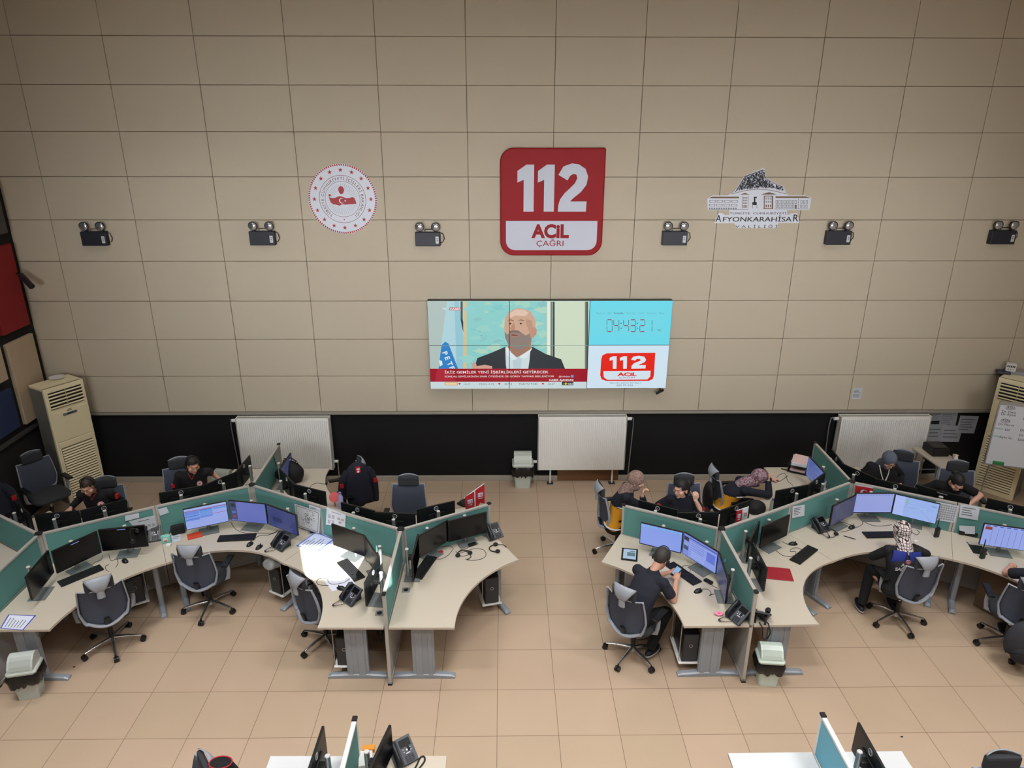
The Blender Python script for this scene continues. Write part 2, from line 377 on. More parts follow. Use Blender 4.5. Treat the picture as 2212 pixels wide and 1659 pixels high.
for k in range(14):   # crescent
    a, b = R(45+270*k/14), R(45+270*(k+1)/14)
    o1 = lambda t: (ecx-.015+.038*cos(t), YE-.0036, ecz-.02+.038*sin(t)); 
    i1 = lambda t: (ecx-.006+.031*cos(t), YE-.0036, ecz-.02+.031*sin(t))
    mb.face([o1(a), o1(b), i1(b), i1(a)])
vprism(mb, star(ecx+.035, ecz-.02, .017, 180), YE-.0031, YE-.0038)
mb.build('crescent_and_star', None, em)
# ---- governorship emblem
gv = empty('building_emblem'); tag(gv, 'white cut-out emblem of a rock and long building over the word AFYONKARAHİSAR', 'emblem')
YG = WALLY-.012; g = cwall(1510, 350, 260/2212, YG)
G2 = lambda pts: [to2(g(x, y)) for x, y in pts]
mb = MB(); mb.m(EW)
vprism(mb, G2([(530, 640), (540, 600), (640, 545), (830, 260), (990, 190), (1130, 140), (1170, 100), (1215, 140), (1240, 290), (1460, 420), (1550, 440), (1600, 560), (1640, 610), (1640, 640)]), WALLY, YG+.0012)
vprism(mb, G2([(155, 885), (150, 670), (260, 612), (1940, 612), (2065, 655), (2030, 885)]), WALLY, YG)
vprism(mb, G2([(550, 880), (550, 975), (1620, 975), (1620, 880)]), WALLY, YG-.0002)
vprism(mb, G2([(275, 1125), (360, 930), (430, 940), (470, 970), (1640, 970), (1700, 940), (1800, 935), (1845, 1120)]), WALLY, YG-.0005)
vprism(mb, G2([(640, 1110), (690, 1215), (1440, 1215), (1455, 1110)]), WALLY, YG-.0001)
mb.build('backing_board', None, gv)
GI = mat('emblem_ink', (20, 24, 36), .6); GB = mat('emblem_brown', (112, 90, 62), .6); GG = mat('emblem_greyline', (120, 128, 136), .6)
mb = MB(); mb.m(GI)
rk = [(665, 545), (840, 262), (990, 205), (1120, 160), (1165, 140), (1205, 150), (1235, 300), (1450, 425), (1545, 450), (1580, 560), (1380, 510), (1180, 495), (900, 505)]
def inside(x, y, P):
    c_ = False; j = len(P)-1
    for i in range(len(P)):
        if (P[i][1] > y) != (P[j][1] > y) and x < (P[j][0]-P[i][0])*(y-P[i][1])/(P[j][1]-P[i][1])+P[i][0]: c_ = not c_
        j = i
    return c_
rr = random.Random(5)
for k in range(1500):
    x, y = rr.uniform(670, 1575), rr.uniform(145, 550)
    if not inside(x, y, rk): continue
    a = rr.uniform(-.7, .1) if x < 1200 else rr.uniform(-.2, .8); L_ = rr.uniform(24, 60); w_ = rr.uniform(5, 11)
    dx, dy = L_*sin(a)*-.6, L_*cos(a)*.6
    pp = [(x-dx, y-dy), (x+w_, y), (x+dx, y+dy), (x-w_, y+3)]
    if all(inside(q[0], q[1], rk) for q in pp): mb.face([g(*q)+Vector((0, -.0012-k*1e-6, 0)) for q in pp][::-1])
for i in range(len(rk)-4):
    (x0, y0), (x1, y1) = rk[i], rk[i+1]
    mb.face([g(x0, y0)+Vector((0, -.002, 0)), g(x0+6, y0+13)+Vector((0, -.002, 0)), g(x1+6, y1+13)+Vector((0, -.002, 0)), g(x1, y1)+Vector((0, -.002, 0))])
mb.build('rock_drawing', None, gv)
mb = MB()
def grect(x0, y0, x1, y1, mt, e=.0015): mb.m(mt); mb.face([g(*q)+Vector((0, -e, 0)) for q in ((x0, y0), (x0, y1), (x1, y1), (x1, y0))])
mb.m(GB); mb.face([g(*q)+Vector((0, -.0015, 0)) for q in ((180, 665), (735, 665), (735, 636), (250, 636))]); mb.face([g(*q)+Vector((0, -.0015, 0)) for q in ((1405, 660), (2045, 660), (1955, 630), (1405, 630))])
mb.face([g(*q)+Vector((0, -.0015, 0)) for q in ((745, 597), (935, 597), (845, 568))]); mb.face([g(*q)+Vector((0, -.0015, 0)) for q in ((1135, 597), (1430, 597), (1285, 553))])
for k in range(18):
    a, b = k/18, (k+1)/18
    f = lambda t: (590+1020*t, 585-88*sin(pi*t)*1.0)
    mb.m(GB); mb.face([g(f(a)[0], f(a)[1])+Vector((0, -.0016, 0)), g(f(a)[0], f(a)[1]+9)+Vector((0, -.0016, 0)), g(f(b)[0], f(b)[1]+9)+Vector((0, -.0016, 0)), g(f(b)[0], f(b)[1])+Vector((0, -.0016, 0))])
for j, y in enumerate((700, 770)):
    for i in range(4): grect(190+i*135-j*8, y, 305+i*135-j*8, y+44, GG); grect(202+i*135-j*8, y+9, 293+i*135-j*8, y+35, EW, .002)
for i in range(12): grect(180+i*44, 838, 208+i*44, 866, GG)
grect(175, 866, 900, 874, GG)
for j, y in enumerate((645, 692, 742, 792)):
    for i in range(4): grect(812+i*21-j*3, y, 824+i*21-j*3, y+(28 if j < 3 else 50), GB)
grect(790, 625, 798, 855, GG); grect(900, 625, 908, 855, GG)
grect(1195, 620, 1360, 632, GB); grect(1180, 850, 1340, 862, GB); grect(1190, 620, 1206, 862, GB); grect(1335, 620, 1360, 862, GB)
for j, y in enumerate((655, 715, 785)):
    for i in range(3): grect(1225+i*38, y, 1243+i*38, y+(34 if j < 2 else 46), GG if j < 2 else GB)
for j, y in enumerate((700, 785)):
    for i in range(8): grect(1408+i*50, y, 1446+i*50, y+(70 if j == 0 else 54), GG); grect(1417+i*50, y+9, 1437+i*50, y+(61 if j == 0 else 45), EW, .002)
    for i in range(3): grect(1865+i*50-j*8, y, 1900+i*50-j*8, y+(64 if j == 0 else 52), GG); grect(1874+i*50-j*8, y+9, 1891+i*50-j*8, y+(55 if j == 0 else 43), EW, .002)
grect(1760, 790, 1790, 855, GB, .0025); grect(1390, 856, 2015, 864, GG); grect(1822, 670, 1830, 856, GG)
grect(980, 735, 1060, 790, GI); grect(1008, 650, 1035, 740, GI); grect(1005, 640, 1062, 662, GI); grect(975, 795, 985, 850, GG); grect(1058, 795, 1068, 850, GG)
mb.build('building_drawing', None, gv)
mb = MB(); mb.m(GI)
def gtext(s, x0, x1, yb, h, bold=0):
    a, b = g(x0, yb), g(x1, yb); H = (g(x0, yb-h)-a).length
    text_on(mb, s, a+Vector((0, -.0018, 0)), (1, 0, 0), (0, 0, 1), width=(b-a).length, height=H, bold=bold)
gtext('TÜRKİYE  CUMHURİYETİ', 560, 1605, 962, 50)
gtext('A', 300, 405, 1098, 125, .012); gtext('FYONKARAHİSA', 435, 1700, 1092, 112, .012); gtext('R', 1722, 1820, 1090, 125, .012)
gtext('V A L İ L İ Ğ İ', 665, 1440, 1210, 62)
mb.build('lettering', None, gv)
# ---- emergency lights
def make_elight():
    t = empty('emergency_light')
    mb = MB(); mb.m(mat('navy_housing', (24, 27, 40), .5)); mb.box((0, -.045, 0), (.36, .09, .20), bev=.008); mb.build('housing', None, t)
    mb = MB(); mb.m(mat('pale_label', (200, 204, 210), .5)); mb.box((.135, -.0915, -.01), (.045, .003, .10)); mb.m(BLK); mb.box((.135, -.0935, .01), (.012, .002, .012)); mb.box((.135, -.0935, -.015), (.012, .002, .012)); mb.build('control_label', None, t)
    mb = MB(); mb.m(BLK); mb.tube([(-.04, -.045, .1), (-.04, -.045, .135), (.09, -.045, .135), (.09, -.045, .1)], .006); mb.build('carrying_handle', None, t)
    mb = MB(); mb.m(BLK); mb.tube([(.17, -.04, .09), (.22, -.04, .07), (.235, -.03, .0), (.21, -.02, -.05), (.17, -.02, -.06)], .0055); mb.build('power_cable', None, t)
    for sx_ in (-.11, .12):
        h = MB(); h.m(BLK); h.cyl((sx_, -.05, .09), (sx_, -.05, .15), .022); h.tube([(sx_, -.02, .185), (sx_, -.09, .175)], [.035, .066], 20); 
        ho = h.build('lamp_head', None, t)
        h = MB(); h.m(mat('lamp_reflector', (190, 194, 200), .15, .8)); h.sph((sx_, -.087, .175), (.06, .022, .06), 18, 8); h.build('reflector', None, ho)
    return t
el = make_elight(); EG = 'emergency lights along the beige wall'
els = [(203, 516, 'leftmost emergency light on the wall, above the air conditioner'), (566, 515, 'twin-lamp emergency light below left of the round white emblem'), (924, 517, 'twin-lamp emergency light just left of the big red sign'),
       (1458, 515, 'twin-lamp emergency light below left of the building emblem'), (1812, 514, 'twin-lamp emergency light below right of the building emblem'), (2167, 513, 'twin-lamp emergency light at the right frame edge')]
for i, (x, y, lb) in enumerate(els):
    p = WY(x, y, WALLY-.08); e = el if i == 0 else dup(el)
    e.location = (p.x, WALLY, p.z); tag(e, lb, 'emergency light', EG)
# ---- video wall
YV = 4.45
vw = empty('video_wall', (0, 0, 0)); tag(vw, 'video wall of six displays showing a news broadcast, a clock and a red logo', 'video wall')
PB = dict(x0=-1.055, x1=2.585, z0=1.675, z1=3.065)
vx = [PB['x0'], .16, 1.355, PB['x1']]; vz = [PB['z0'], 2.375, PB['z1']]
for i in range(3):
    for j in range(2):
        mb = MB(); mb.m(BLK); mb.box(((vx[i]+vx[i+1])/2, YV+.055, (vz[j]+vz[j+1])/2), (vx[i+1]-vx[i]-.002, .10, vz[j+1]-vz[j]-.002), bev=.003); mb.build('display_panel', None, vw)
mb = MB(); mb.m(BLM); mb.box((.75, WALLY-.02, 2.37), (3.0, .04, 1.0)); mb.build('mounting_frame', None, vw)
v = cwall(900, 630, 580/2212, YV)
def pieces():
    """picture areas clipped to the six displays"""
    out = []
    return out
def clip(poly, ax, val, keep_less):
    res = []
    for i in range(len(poly)):
        a, b = poly[i], poly[(i+1) % len(poly)]
        ia = (a[ax] <= val) == keep_less; ib = (b[ax] <= val) == keep_less
        if ia: res.append(a)
        if ia != ib:
            t = (val-a[ax])/(b[ax]-a[ax]); res.append(tuple(a[k]+(b[k]-a[k])*t for k in range(2)))
    return res
BZ = .0045
class Pic:
    def __init__(s): s.mb = MB(); s.layer = 1
    def poly(s, pts, rgb, st=.9, world=False):
        P = pts if world else [to2(v(*q)) for q in pts]
        s.mb.m(scr(rgb, st)); y = YV-.00012*s.layer
        for i in range(3):
            for j in range(2):
                Q = P
                for ax, val, kl in ((0, vx[i]+BZ, False), (0, vx[i+1]-BZ, True), (1, vz[j]+BZ, False), (1, vz[j+1]-BZ, True)):
                    if len(Q) >= 3: Q = clip(Q, ax, val, kl)
                if len(Q) >= 3: s.mb.face([(q[0], y, q[1]) for q in Q])
        s.layer += 1
    def rect(s, x0, y0, x1, y1, rgb, st=.9): s.poly([(x0, y0), (x0, y1), (x1, y1), (x1, y0)], rgb, st)
    def text(s, t, x0, x1, yb, h, rgb, bold=0, st=.9):
        a, b = v(x0, yb), v(x1, yb); H = (v(x0, yb-h)-a).length; s.mb.m(scr(rgb, st))
        text_on(s.mb, t, Vector((a.x, YV-.00012*s.layer, a.z)), (1, 0, 0), (0, 0, 1), width=(b-a).length, height=H, bold=bold); s.layer += 1
P = Pic()
x0, x1 = vx[0], vx[2]; P.poly([(vx[0], vz[0]), (vx[2], vz[0]), (vx[2], vz[2]), (vx[0], vz[2])], (196, 216, 208), .9, world=True)
P.rect(90, 80, 360, 800, (178, 196, 192)); P.poly([(250, 80), (360, 80), (430, 560), (440, 640), (180, 640), (205, 420)], (176, 214, 222))
P.poly([(310, 80), (345, 80), (420, 640), (330, 640)], (150, 200, 214)); P.rect(362, 80, 380, 230, (70, 90, 80)); P.poly([(362, 230), (380, 230), (425, 500), (412, 470)], (40, 60, 60))
P.rect(384, 80, 1080, 640, (214, 196, 150)); P.rect(412, 80, 1070, 640, (140, 208, 204))
rr = random.Random(11)
for k in range(60):
    cx, cy = rr.uniform(425, 1060), rr.uniform(90, 630); a = rr.uniform(14, 60); b = a*rr.uniform(.3, .7)
    P.poly([(cx+a*(1+.3*sin(3*t+k)+.2*sin(5*t+2*k))*cos(t), cy+b*(1+.25*cos(2*t+k)+.2*sin(4*t))*sin(t)) for t in [i*.35 for i in range(18)]], rr.choice([(152, 212, 204), (164, 214, 196), (130, 202, 204), (176, 214, 194), (146, 210, 212), (136, 196, 196)]))
for k in range(30):
    cx, cy = rr.uniform(430, 1050), rr.uniform(100, 600); P.rect(cx, cy, cx+rr.uniform(8, 24), cy+3, (130, 150, 150))
P.rect(1075, 80, 1100, 640, (226, 236, 226)); P.rect(1103, 80, 1116, 640, (120, 130, 100)); P.rect(1120, 80, 1136, 640, (50, 60, 52))
P.rect(1140, 80, 1410, 640, (206, 222, 196)); P.rect(1385, 80, 1398, 640, (120, 130, 110)); P.rect(1398, 80, 1412, 640, (70, 80, 72))
# flag letters on the blue banner
P.poly([(205, 440), (235, 410), (262, 425), (345, 640), (180, 640)], (48, 130, 200)); P.poly([(185, 560), (210, 570), (215, 600), (190, 615)], (220, 235, 240))
for i, ch in enumerate('PETFO'):
    a = v(212+i*19, 500+i*41); P.mb.m(scr((226, 236, 240), .9)); text_on(P.mb, ch, Vector((a.x, YV-.00012*P.layer, a.z)), (.35, 0, -.94), (.94, 0, .35), height=.075, bold=.03)
P.layer += 1
# presenter in the picture
P.poly([(470, 645), (500, 545), (620, 500), (735, 450), (790, 520), (880, 520), (950, 450), (1060, 510), (1190, 555), (1225, 640), (1230, 700), (470, 700)], (44, 52, 60))
P.poly([(730, 455), (940, 450), (930, 560), (910, 700), (750, 700), (735, 600)], (206, 222, 226)); P.poly([(790, 520), (825, 550), (870, 515), (850, 700), (800, 700)], (188, 208, 216))
P.poly([(735, 455), (765, 470), (830, 555), (790, 560), (740, 510)], (222, 232, 236)); P.poly([(940, 450), (950, 470), (900, 545), (845, 545), (880, 500)], (222, 232, 236))
P.poly([(765, 400), (945, 400), (940, 470), (880, 510), (826, 540), (780, 500), (750, 455)], (160, 118, 98))
P.poly([(722, 300), (728, 220), (760, 165), (820, 135), (880, 138), (940, 165), (975, 220), (980, 270), (968, 330), (950, 390), (930, 440), (880, 470), (800, 470), (755, 430), (728, 370)], (206, 166, 142))
P.poly([(760, 180), (815, 145), (880, 145), (925, 175), (890, 200), (810, 195), (770, 215)], (226, 196, 176)); P.poly([(940, 300), (975, 290), (990, 310), (985, 350), (962, 375), (945, 370)], (196, 142, 122))
P.poly([(725, 330), (745, 350), (775, 330), (830, 315), (870, 340), (900, 360), (945, 330), (945, 400), (925, 445), (880, 475), (800, 475), (755, 435), (728, 375)], (140, 126, 118))
P.poly([(775, 350), (800, 342), (835, 346), (850, 358), (830, 370), (790, 370)], (178, 122, 112)); P.poly([(775, 354), (800, 350), (840, 356), (830, 361), (785, 361)], (110, 66, 64)); P.poly([(765, 322), (800, 314), (845, 322), (858, 338), (830, 334), (795, 330), (770, 340)], (120, 104, 98)); P.poly([(900, 220), (950, 240), (960, 330), (940, 380), (925, 320), (905, 270)], (190, 148, 126))
P.poly([(800, 250), (812, 300), (800, 318), (775, 312), (770, 300)], (184, 140, 118))
for ex in (772, 858): P.poly([(ex-20, 262), (ex, 254), (ex+20, 262), (ex, 269)], (186, 156, 140)); P.poly([(ex-9, 260), (ex, 252), (ex+9, 260), (ex, 270)], (40, 34, 36)); P.poly([(ex-30, 240), (ex, 226), (ex+30, 236), (ex+28, 242), (ex, 234)], (120, 96, 84))
P.poly([(455, 600), (470, 575), (490, 590), (495, 610), (560, 600), (620, 610), (625, 640), (460, 640)], (208, 162, 142))
P.rect(90, 632, 1403, 740, (158, 22, 40)); P.poly([(170, 632), (240, 632), (330, 740), (150, 740)], (176, 40, 56))
P.rect(90, 740, 1403, 800, (204, 220, 224))
P.rect(270, 128, 370, 152, (186, 24, 44)); P.text('HABER', 275, 366, 149, 18, (240, 240, 240), .03); P.text('TR', 210, 245, 149, 18, (225, 232, 236), .02)
P.text('İKİZ GEMİLER YENİ İŞBİRLİKLERİ GETİRECEK', 232, 1085, 671, 27, (240, 240, 240), .004)
P.text('SONDAJ GEMİLERİNİN SINIR ÖTESİNDE DE GÖREV YAPMASI BEKLENİYOR', 232, 1132, 703, 18, (240, 240, 240), .0)
P.text('@trthaber', 1170, 1264, 702, 13, (240, 240, 240)); P.rect(1270, 684, 1292, 704, (80, 170, 220)); P.text('HABER AJANDASI', 1092, 1290, 733, 16, (240, 240, 240), .02)
P.rect(232, 743, 338, 768, (210, 150, 60)); P.rect(237, 747, 333, 764, (236, 206, 150)); P.text('EKONOMİ', 242, 328, 762, 12, (250, 240, 220), .0)
for x, t, x1_ in ((390, '-2,11', 440), (512, 'YEŞİL 2,15', 636), (720, '-0,92', 785), (840, 'YGGYO 91,85', 995), (1078, '-0,27', 1140)): P.text(t, x, x1_, 763, 15, (60, 90, 100))
for x in (354, 680, 1040): P.poly([(x-12, 750), (x+12, 750), (x, 765)], (190, 30, 50))
P.rect(1196, 740, 1290, 768, (24, 40, 40)); P.poly([(1202, 762), (1214, 762), (1208, 746)], (60, 180, 90)); P.poly([(1220, 746), (1234, 746), (1238, 754), (1232, 764), (1222, 764), (1218, 754)], (230, 190, 60)); P.text('4.58,3', 1242, 1286, 762, 13, (230, 236, 236), .02)
P.mb.build('news_picture', None, vw)
P = Pic(); P.poly([(vx[2], vz[1]), (vx[3], vz[1]), (vx[3], vz[2]), (vx[2], vz[2])], (104, 214, 232), .95, world=True)
P.rect(1470, 130, 2050, 350, (112, 218, 234)); 
for x0_, x1_, t, c_ in ((1480, 1548, 'Pazartesi', (90, 176, 192)), (1572, 1604, 'Salı', (90, 176, 192)), (1625, 1702, 'Çarşamba', (30, 70, 80)), (1728, 1802, 'Perşembe', (90, 176, 192)), (1828, 1872, 'Cuma', (90, 176, 192)), (1898, 1972, 'Cumartesi', (90, 176, 192)), (1998, 2044, 'Pazar', (90, 176, 192))): P.text(t, x0_, x1_, 184, 15, c_)
SEG = {'0': 'abcdef', '1': 'bc', '2': 'abdeg', '3': 'abcdg', '4': 'bcfg'}
def seg(x, d):
    w2, h2 = 42, 104; y0 = 228; th = 7
    for s in SEG[d]:
        q = dict(a=(x+4, y0, x+w2-4, y0+th), d=(x+4, y0+h2-th, x+w2-4, y0+h2), g=(x+4, y0+h2/2-th/2, x+w2-4, y0+h2/2+th/2), f=(x-2, y0+6, x+2, y0+h2/2-4), b=(x+w2-2, y0+6, x+w2+2, y0+h2/2-4), e=(x-2, y0+h2/2+4, x+2, y0+h2-6), c=(x+w2-2, y0+h2/2+4, x+w2+2, y0+h2-6))[s]
        P.rect(*q, (150, 50, 84) if s in 'adg' else (60, 70, 100))
for x, d in ((1568, '0'), (1624, '4'), (1704, '4'), (1762, '3'), (1838, '2'), (1896, '1')): seg(x, d)
for x in (1684, 1818): P.rect(x-4, 256, x+4, 264, (40, 60, 80)); P.rect(x-4, 296, x+4, 304, (40, 60, 80))
P.text('PM', 1984, 2010, 326, 16, (60, 110, 130)); P.mb.build('clock_picture', None, vw)
P = Pic(); P.poly([(vx[2], vz[0]), (vx[3], vz[0]), (vx[3], vz[1]), (vx[2], vz[1])], (206, 226, 240), .95, world=True)
rd = (232, 36, 22)
P.poly([(1520, 560), (1530, 525), (1565, 508), (1966, 503), (1955, 690), (1945, 720), (1915, 735), (1560, 735), (1525, 722), (1512, 690)], rd)
P.poly([(1538, 655), (1928, 652), (1924, 700), (1900, 724), (1570, 726), (1542, 705)], (214, 230, 242))
for x in (1590, 1675): P.poly([(x, 545), (x+30, 532), (x+58, 532), (x+56, 635), (x+26, 635), (x+26, 562), (x, 570)], (222, 234, 244))
P.poly([(1765, 560), (1785, 535), (1830, 528), (1875, 535), (1890, 560), (1880, 580), (1825, 605), (1888, 605), (1885, 633), (1768, 635), (1770, 612), (1790, 590), (1845, 568), (1840, 555), (1815, 553), (1800, 568)], (222, 234, 244))
P.text('ACiL', 1653, 1812, 694, 28, rd, .045); P.text('ÇAĞRI', 1668, 1796, 713, 15, (120, 110, 130))
P.text('TEKNİK BİRİM İRTİBAT', 1586, 1852, 757, 11, (50, 80, 110)); P.text('203 99 533', 1645, 1780, 777, 12, (50, 80, 110)); P.mb.build('logo_picture', None, vw)
# small camera hanging under the video wall
p = WY(1423, 845, 4.5); mb = MB(); mb.m(BLK); mb.cyl((p.x+.07, 4.5, p.z+.02), (p.x-.05, 4.44, p.z-.02), .018); mb.cyl((p.x+.03, 4.5, p.z), (p.x+.03, WALLY, p.z+.03), .008); tag(mb.build('wall_camera'), 'tiny black camera fixed under the right end of the video wall', 'camera')
# bullet camera at left wall corner
t = empty('surveillance_camera'); tag(t, 'dark bullet camera on a short arm in the left corner of the beige wall', 'camera')
p = Vector((XL+.02, 4.5, 3.46)); q = WY(48, 592, 4.42); e = WY(70, 607, 4.25)
mb = MB(); mb.m(WHT); mb.cyl((XL, 4.42, q.z), (XL+.03, 4.42, q.z), .05, .045, 18); mb.build('mount', None, t)
mb = MB(); mb.m(BLK); mb.tube([(XL+.02, 4.42, q.z), (XL+.12, 4.40, q.z+.02), (XL+.17, 4.38, q.z-.02)], .014); mb.build('arm', None, t)
mb = MB(); mb.m(mat('camera_body', (46, 38, 44), .4)); a_ = Vector((XL+.13, 4.40, q.z-.01)); d_ = Vector((.2, -.13, -.14)); mb.cyl(a_, a_+d_, .04, .045, 18); mb.m(BLK); mb.cyl(a_+d_, a_+d_*1.02, .038, .03, 18); mb.build('camera_body', None, t)
# notice on beige wall + papers on dark wall
def wall_paper(px0, py0, px1, py1, label, tone=(200, 206, 216), lines=8, name='wall_notice', Y=None, dz=0, tilt=0, hdr=False):
    Y = Y or WALLY-.003
    a, b = WY(px0, py0, Y), WY(px1, py1, Y); w_, h_ = abs(b.x-a.x), abs(a.z-b.z)
    t = empty(name, ((a.x+b.x)/2, Y, (a.z+b.z)/2)); t.rotation_euler = (0, tilt, 0); tag(t, label, 'paper')
    mb = MB(); mb.m(mat('paper_%d' % tone[0], tone, .7)); mb.box((0, -.0015-dz, 0), (w_, .002, h_)); mb.build('sheet', None, t)
    mb = MB(); mb.m(INK); r = random.Random(int(px0))
    for k in range(lines):
        z = h_/2-h_*(k+1.5)/(lines+2); L2 = w_*r.uniform(.5, .8); mb.box((-w_*.4+L2/2, -.0032-dz, z), (L2, .0006, h_/(lines+2)*.3))
    mb.build('printed_lines', None, t); return t
wall_paper(1843, 838, 1859, 862, 'small framed notice alone low on the beige wall', lines=6)
for k, (a, b, c_, d, l_, ln) in enumerate([(2006, 890, 2033, 909, 'small grey sheet, top left of the papers on the black wall', 4), (2034, 889, 2062, 924, 'sheet with dark ruled rows, top middle of the papers on the black wall', 6), (2005, 916, 2036, 953, 'grey sheet, lower left of the papers on the black wall', 3), (2037, 919, 2071, 954, 'grey sheet, lower middle of the papers on the black wall', 3), (2073, 898, 2104, 935, 'grey sheet hung apart at the right of the papers on the black wall', 5)]):
    wall_paper(a, b, c_, d, l_, tone=(136+6*k, 140+6*k, 148+6*k), lines=ln, Y=WALLY+.018, dz=.002*k, tilt=.02*(k-2))
# ---- radiators
def radiator(x0, x1, z0, z1, label, valve=1):
    t = empty('radiator', ((x0+x1)/2, 4.50, 0)); w_ = x1-x0; tag(t, label, 'radiator', 'white panel radiators against the black wall')
    RM = mat('radiator_white', (236, 236, 232), .4)
    mb = MB(); mb.m(RM); mb.box((0, -.06, (z0+z1)/2), (w_, .02, z1-z0), bev=.004); mb.box((0, .04, (z0+z1)/2), (w_, .02, z1-z0), bev=.004)
    n = int(w_/.0333)
    for k in range(n): mb.box((-w_/2+.03+(w_-.06)*(k+.5)/n, -.074, (z0+z1)/2), ((w_-.06)/n*.5, .022, z1-z0-.09), bev=.004)
    mb.build('front_panel', None, t)
    mb = MB(); mb.m(RM)
    for s in (-1, 1): mb.box((s*(w_/2-.006), -.01, (z0+z1)/2), (.012, .12, z1-z0))
    mb.build('side_covers', None, t)
    mb = MB(); mb.m(mat('radiator_grille', (168, 170, 166), .5)); mb.box((0, -.01, z1-.012), (w_-.03, .10, .012))
    for k in range(int(w_/.03)): mb.box((-w_/2+.03+k*.03, -.01, z1-.004), (.006, .09, .006))
    mb.build('top_grille', None, t)
    for s in (-.35, .37):
        mb = MB(); mb.m(WHT); mb.cyl((s*w_, -.01, 0), (s*w_, -.01, z0+.05), .014); mb.m(DKG); mb.box((s*w_, -.01, .006), (.1, .08, .012)); mb.build('foot', None, t)
    mb = MB(); mb.m(WHT); mb.cyl((valve*(w_/2+.01), 0, z1-.06), (valve*(w_/2+.08), 0, z1-.06), .026); mb.m(ALU); mb.tube([(valve*(w_/2+.07), .02, z1-.05), (valve*(w_/2+.11), .03, z1-.06), (valve*(w_/2+.12), .04, z1-.2), (valve*(w_/2+.08), .04, .02)], .008); mb.build('valve_pipe', None, t)
    mb = MB(); mb.m(WHT); mb.cyl((-valve*(w_/2+.01), 0, z0+.12), (-valve*(w_/2+.07), 0, z0+.12), .024); mb.m(ALU); mb.cyl((-valve*(w_/2+.06), 0, z0+.12), (-valve*(w_/2+.06), 0, .0), .009); mb.build('return_pipe', None, t)
radiator(-4.12, -2.66, .29, 1.19, 'white panel radiator behind the left desk group', -1)
radiator(.615, 2.015, .27, 1.2, 'white panel radiator in the middle of the black wall', 1)
radiator(5.39, 6.83, .27, 1.19, 'white panel radiator behind the woman in the grey headscarf', -1)
# ---- tall air conditioners
def aircon(loc, rz, label, h=1.9):
    t = empty('air_conditioner', loc, rz); tag(t, label, 'air conditioner', 'tall cream air conditioners in the corners')
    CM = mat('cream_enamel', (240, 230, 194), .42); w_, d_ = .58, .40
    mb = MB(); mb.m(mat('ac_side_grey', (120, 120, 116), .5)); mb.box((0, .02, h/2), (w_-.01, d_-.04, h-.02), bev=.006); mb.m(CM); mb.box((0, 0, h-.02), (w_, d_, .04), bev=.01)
    mb.box((0, -d_/2+.02, h/2), (w_, .05, h), bev=.01); mb.build('cabinet', None, t)
    f = -d_/2-.006
    mb = MB(); mb.m(mat('grille_black', (20, 20, 20), .6)); mb.box((0, f, h-.20), (w_-.1, .012, .26)); mb.m(CM)
    for k in range(5): mb.box((0, f-.012, h-.10-.052*k), (w_-.09, .022, .012), M=Matrix.Rotation(.5, 4, 'X'))
    mb.m(mat('grille_stay', (170, 160, 120), .5)); mb.box((0, f-.014, h-.2), (.012, .01, .26)); mb.build('air_outlet', None, t)
    mb = MB(); mb.m(CM); mb.box((0, f, h-.62), (w_-.06, .012, .46), bev=.004); mb.build('upper_front_panel', None, t)
    mb = MB(); mb.m(mat('ac_display_grey', (110, 116, 130), .4)); mb.box((0, f-.01, h-.45), (.2, .01, .035)); mb.m(BLK); mb.box((0, f-.016, h-.447), (.09, .004, .014)); mb.m(DKG); mb.box((0, f-.008, h-.405), (.07, .004, .008)); mb.box((0, f-.008, h-.385), (.07, .004, .006)); mb.build('control_display', None, t)
    mb = MB(); mb.m(CM); mb.box((0, f, (h-.88)/2+.03), (w_-.06, .01, h-.92), bev=.003); mb.m(mat('louvre_gap', (128, 120, 94), .8)); mb.box((0, f-.004, .52), (w_-.11, .008, .86)); mb.m(CM)
    for k in range(20): mb.box((0, f-.014, .12+k*.042), (w_-.11, .022, .024), M=Matrix.Rotation(-.5, 4, 'X'))
    mb.build('intake_louvres', None, t)
    return t
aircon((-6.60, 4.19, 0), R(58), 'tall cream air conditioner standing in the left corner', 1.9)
p = D(124, 818, 1.9); mb = MB(); mb.m(WHT); mb.tube([(p.x, p.y, 1.901), (p.x, p.y, 1.906), (p.x, p.y, 1.93)], [.05, .075, .11], 24); tag(mb.build('bowl'), 'shallow white plate lying on top of the left air conditioner', 'plate')
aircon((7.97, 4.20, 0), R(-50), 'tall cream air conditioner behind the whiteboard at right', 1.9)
p = D(2178, 806, 1.9)
mb = MB(); mb.m(mat('crumpled_film', (150, 152, 160), .3)); mb.box((p.x+.12, p.y-.03, 1.925), (.34, .16, .05), rz=-.5, bev=.01); mb.m(mat('dark_film', (54, 54, 74), .5)); mb.box((p.x-.08, p.y+.0, 1.92), (.18, .14, .04), rz=-.4, bev=.01); tag(mb.build('packet'), 'crumpled grey plastic packets on top of the right air conditioner', 'packet')
t = empty('tissue_box', (p.x+.0, p.y-.02, 1.95), -.5); tag(t, 'small white box with black print on top of the right air conditioner', 'box')
mb = MB(); mb.m(WHT); mb.box((0, 0, .06), (.13, .1, .12), bev=.004); mb.m(BLK); 
for k in range(5): mb.box((-.045+k*.022, -.0515, .08), (.014, .002, .032))
for k in range(3): mb.box((-.03+k*.03, -.0515, .035), (.01, .002, .012))
mb.build('carton', None, t)
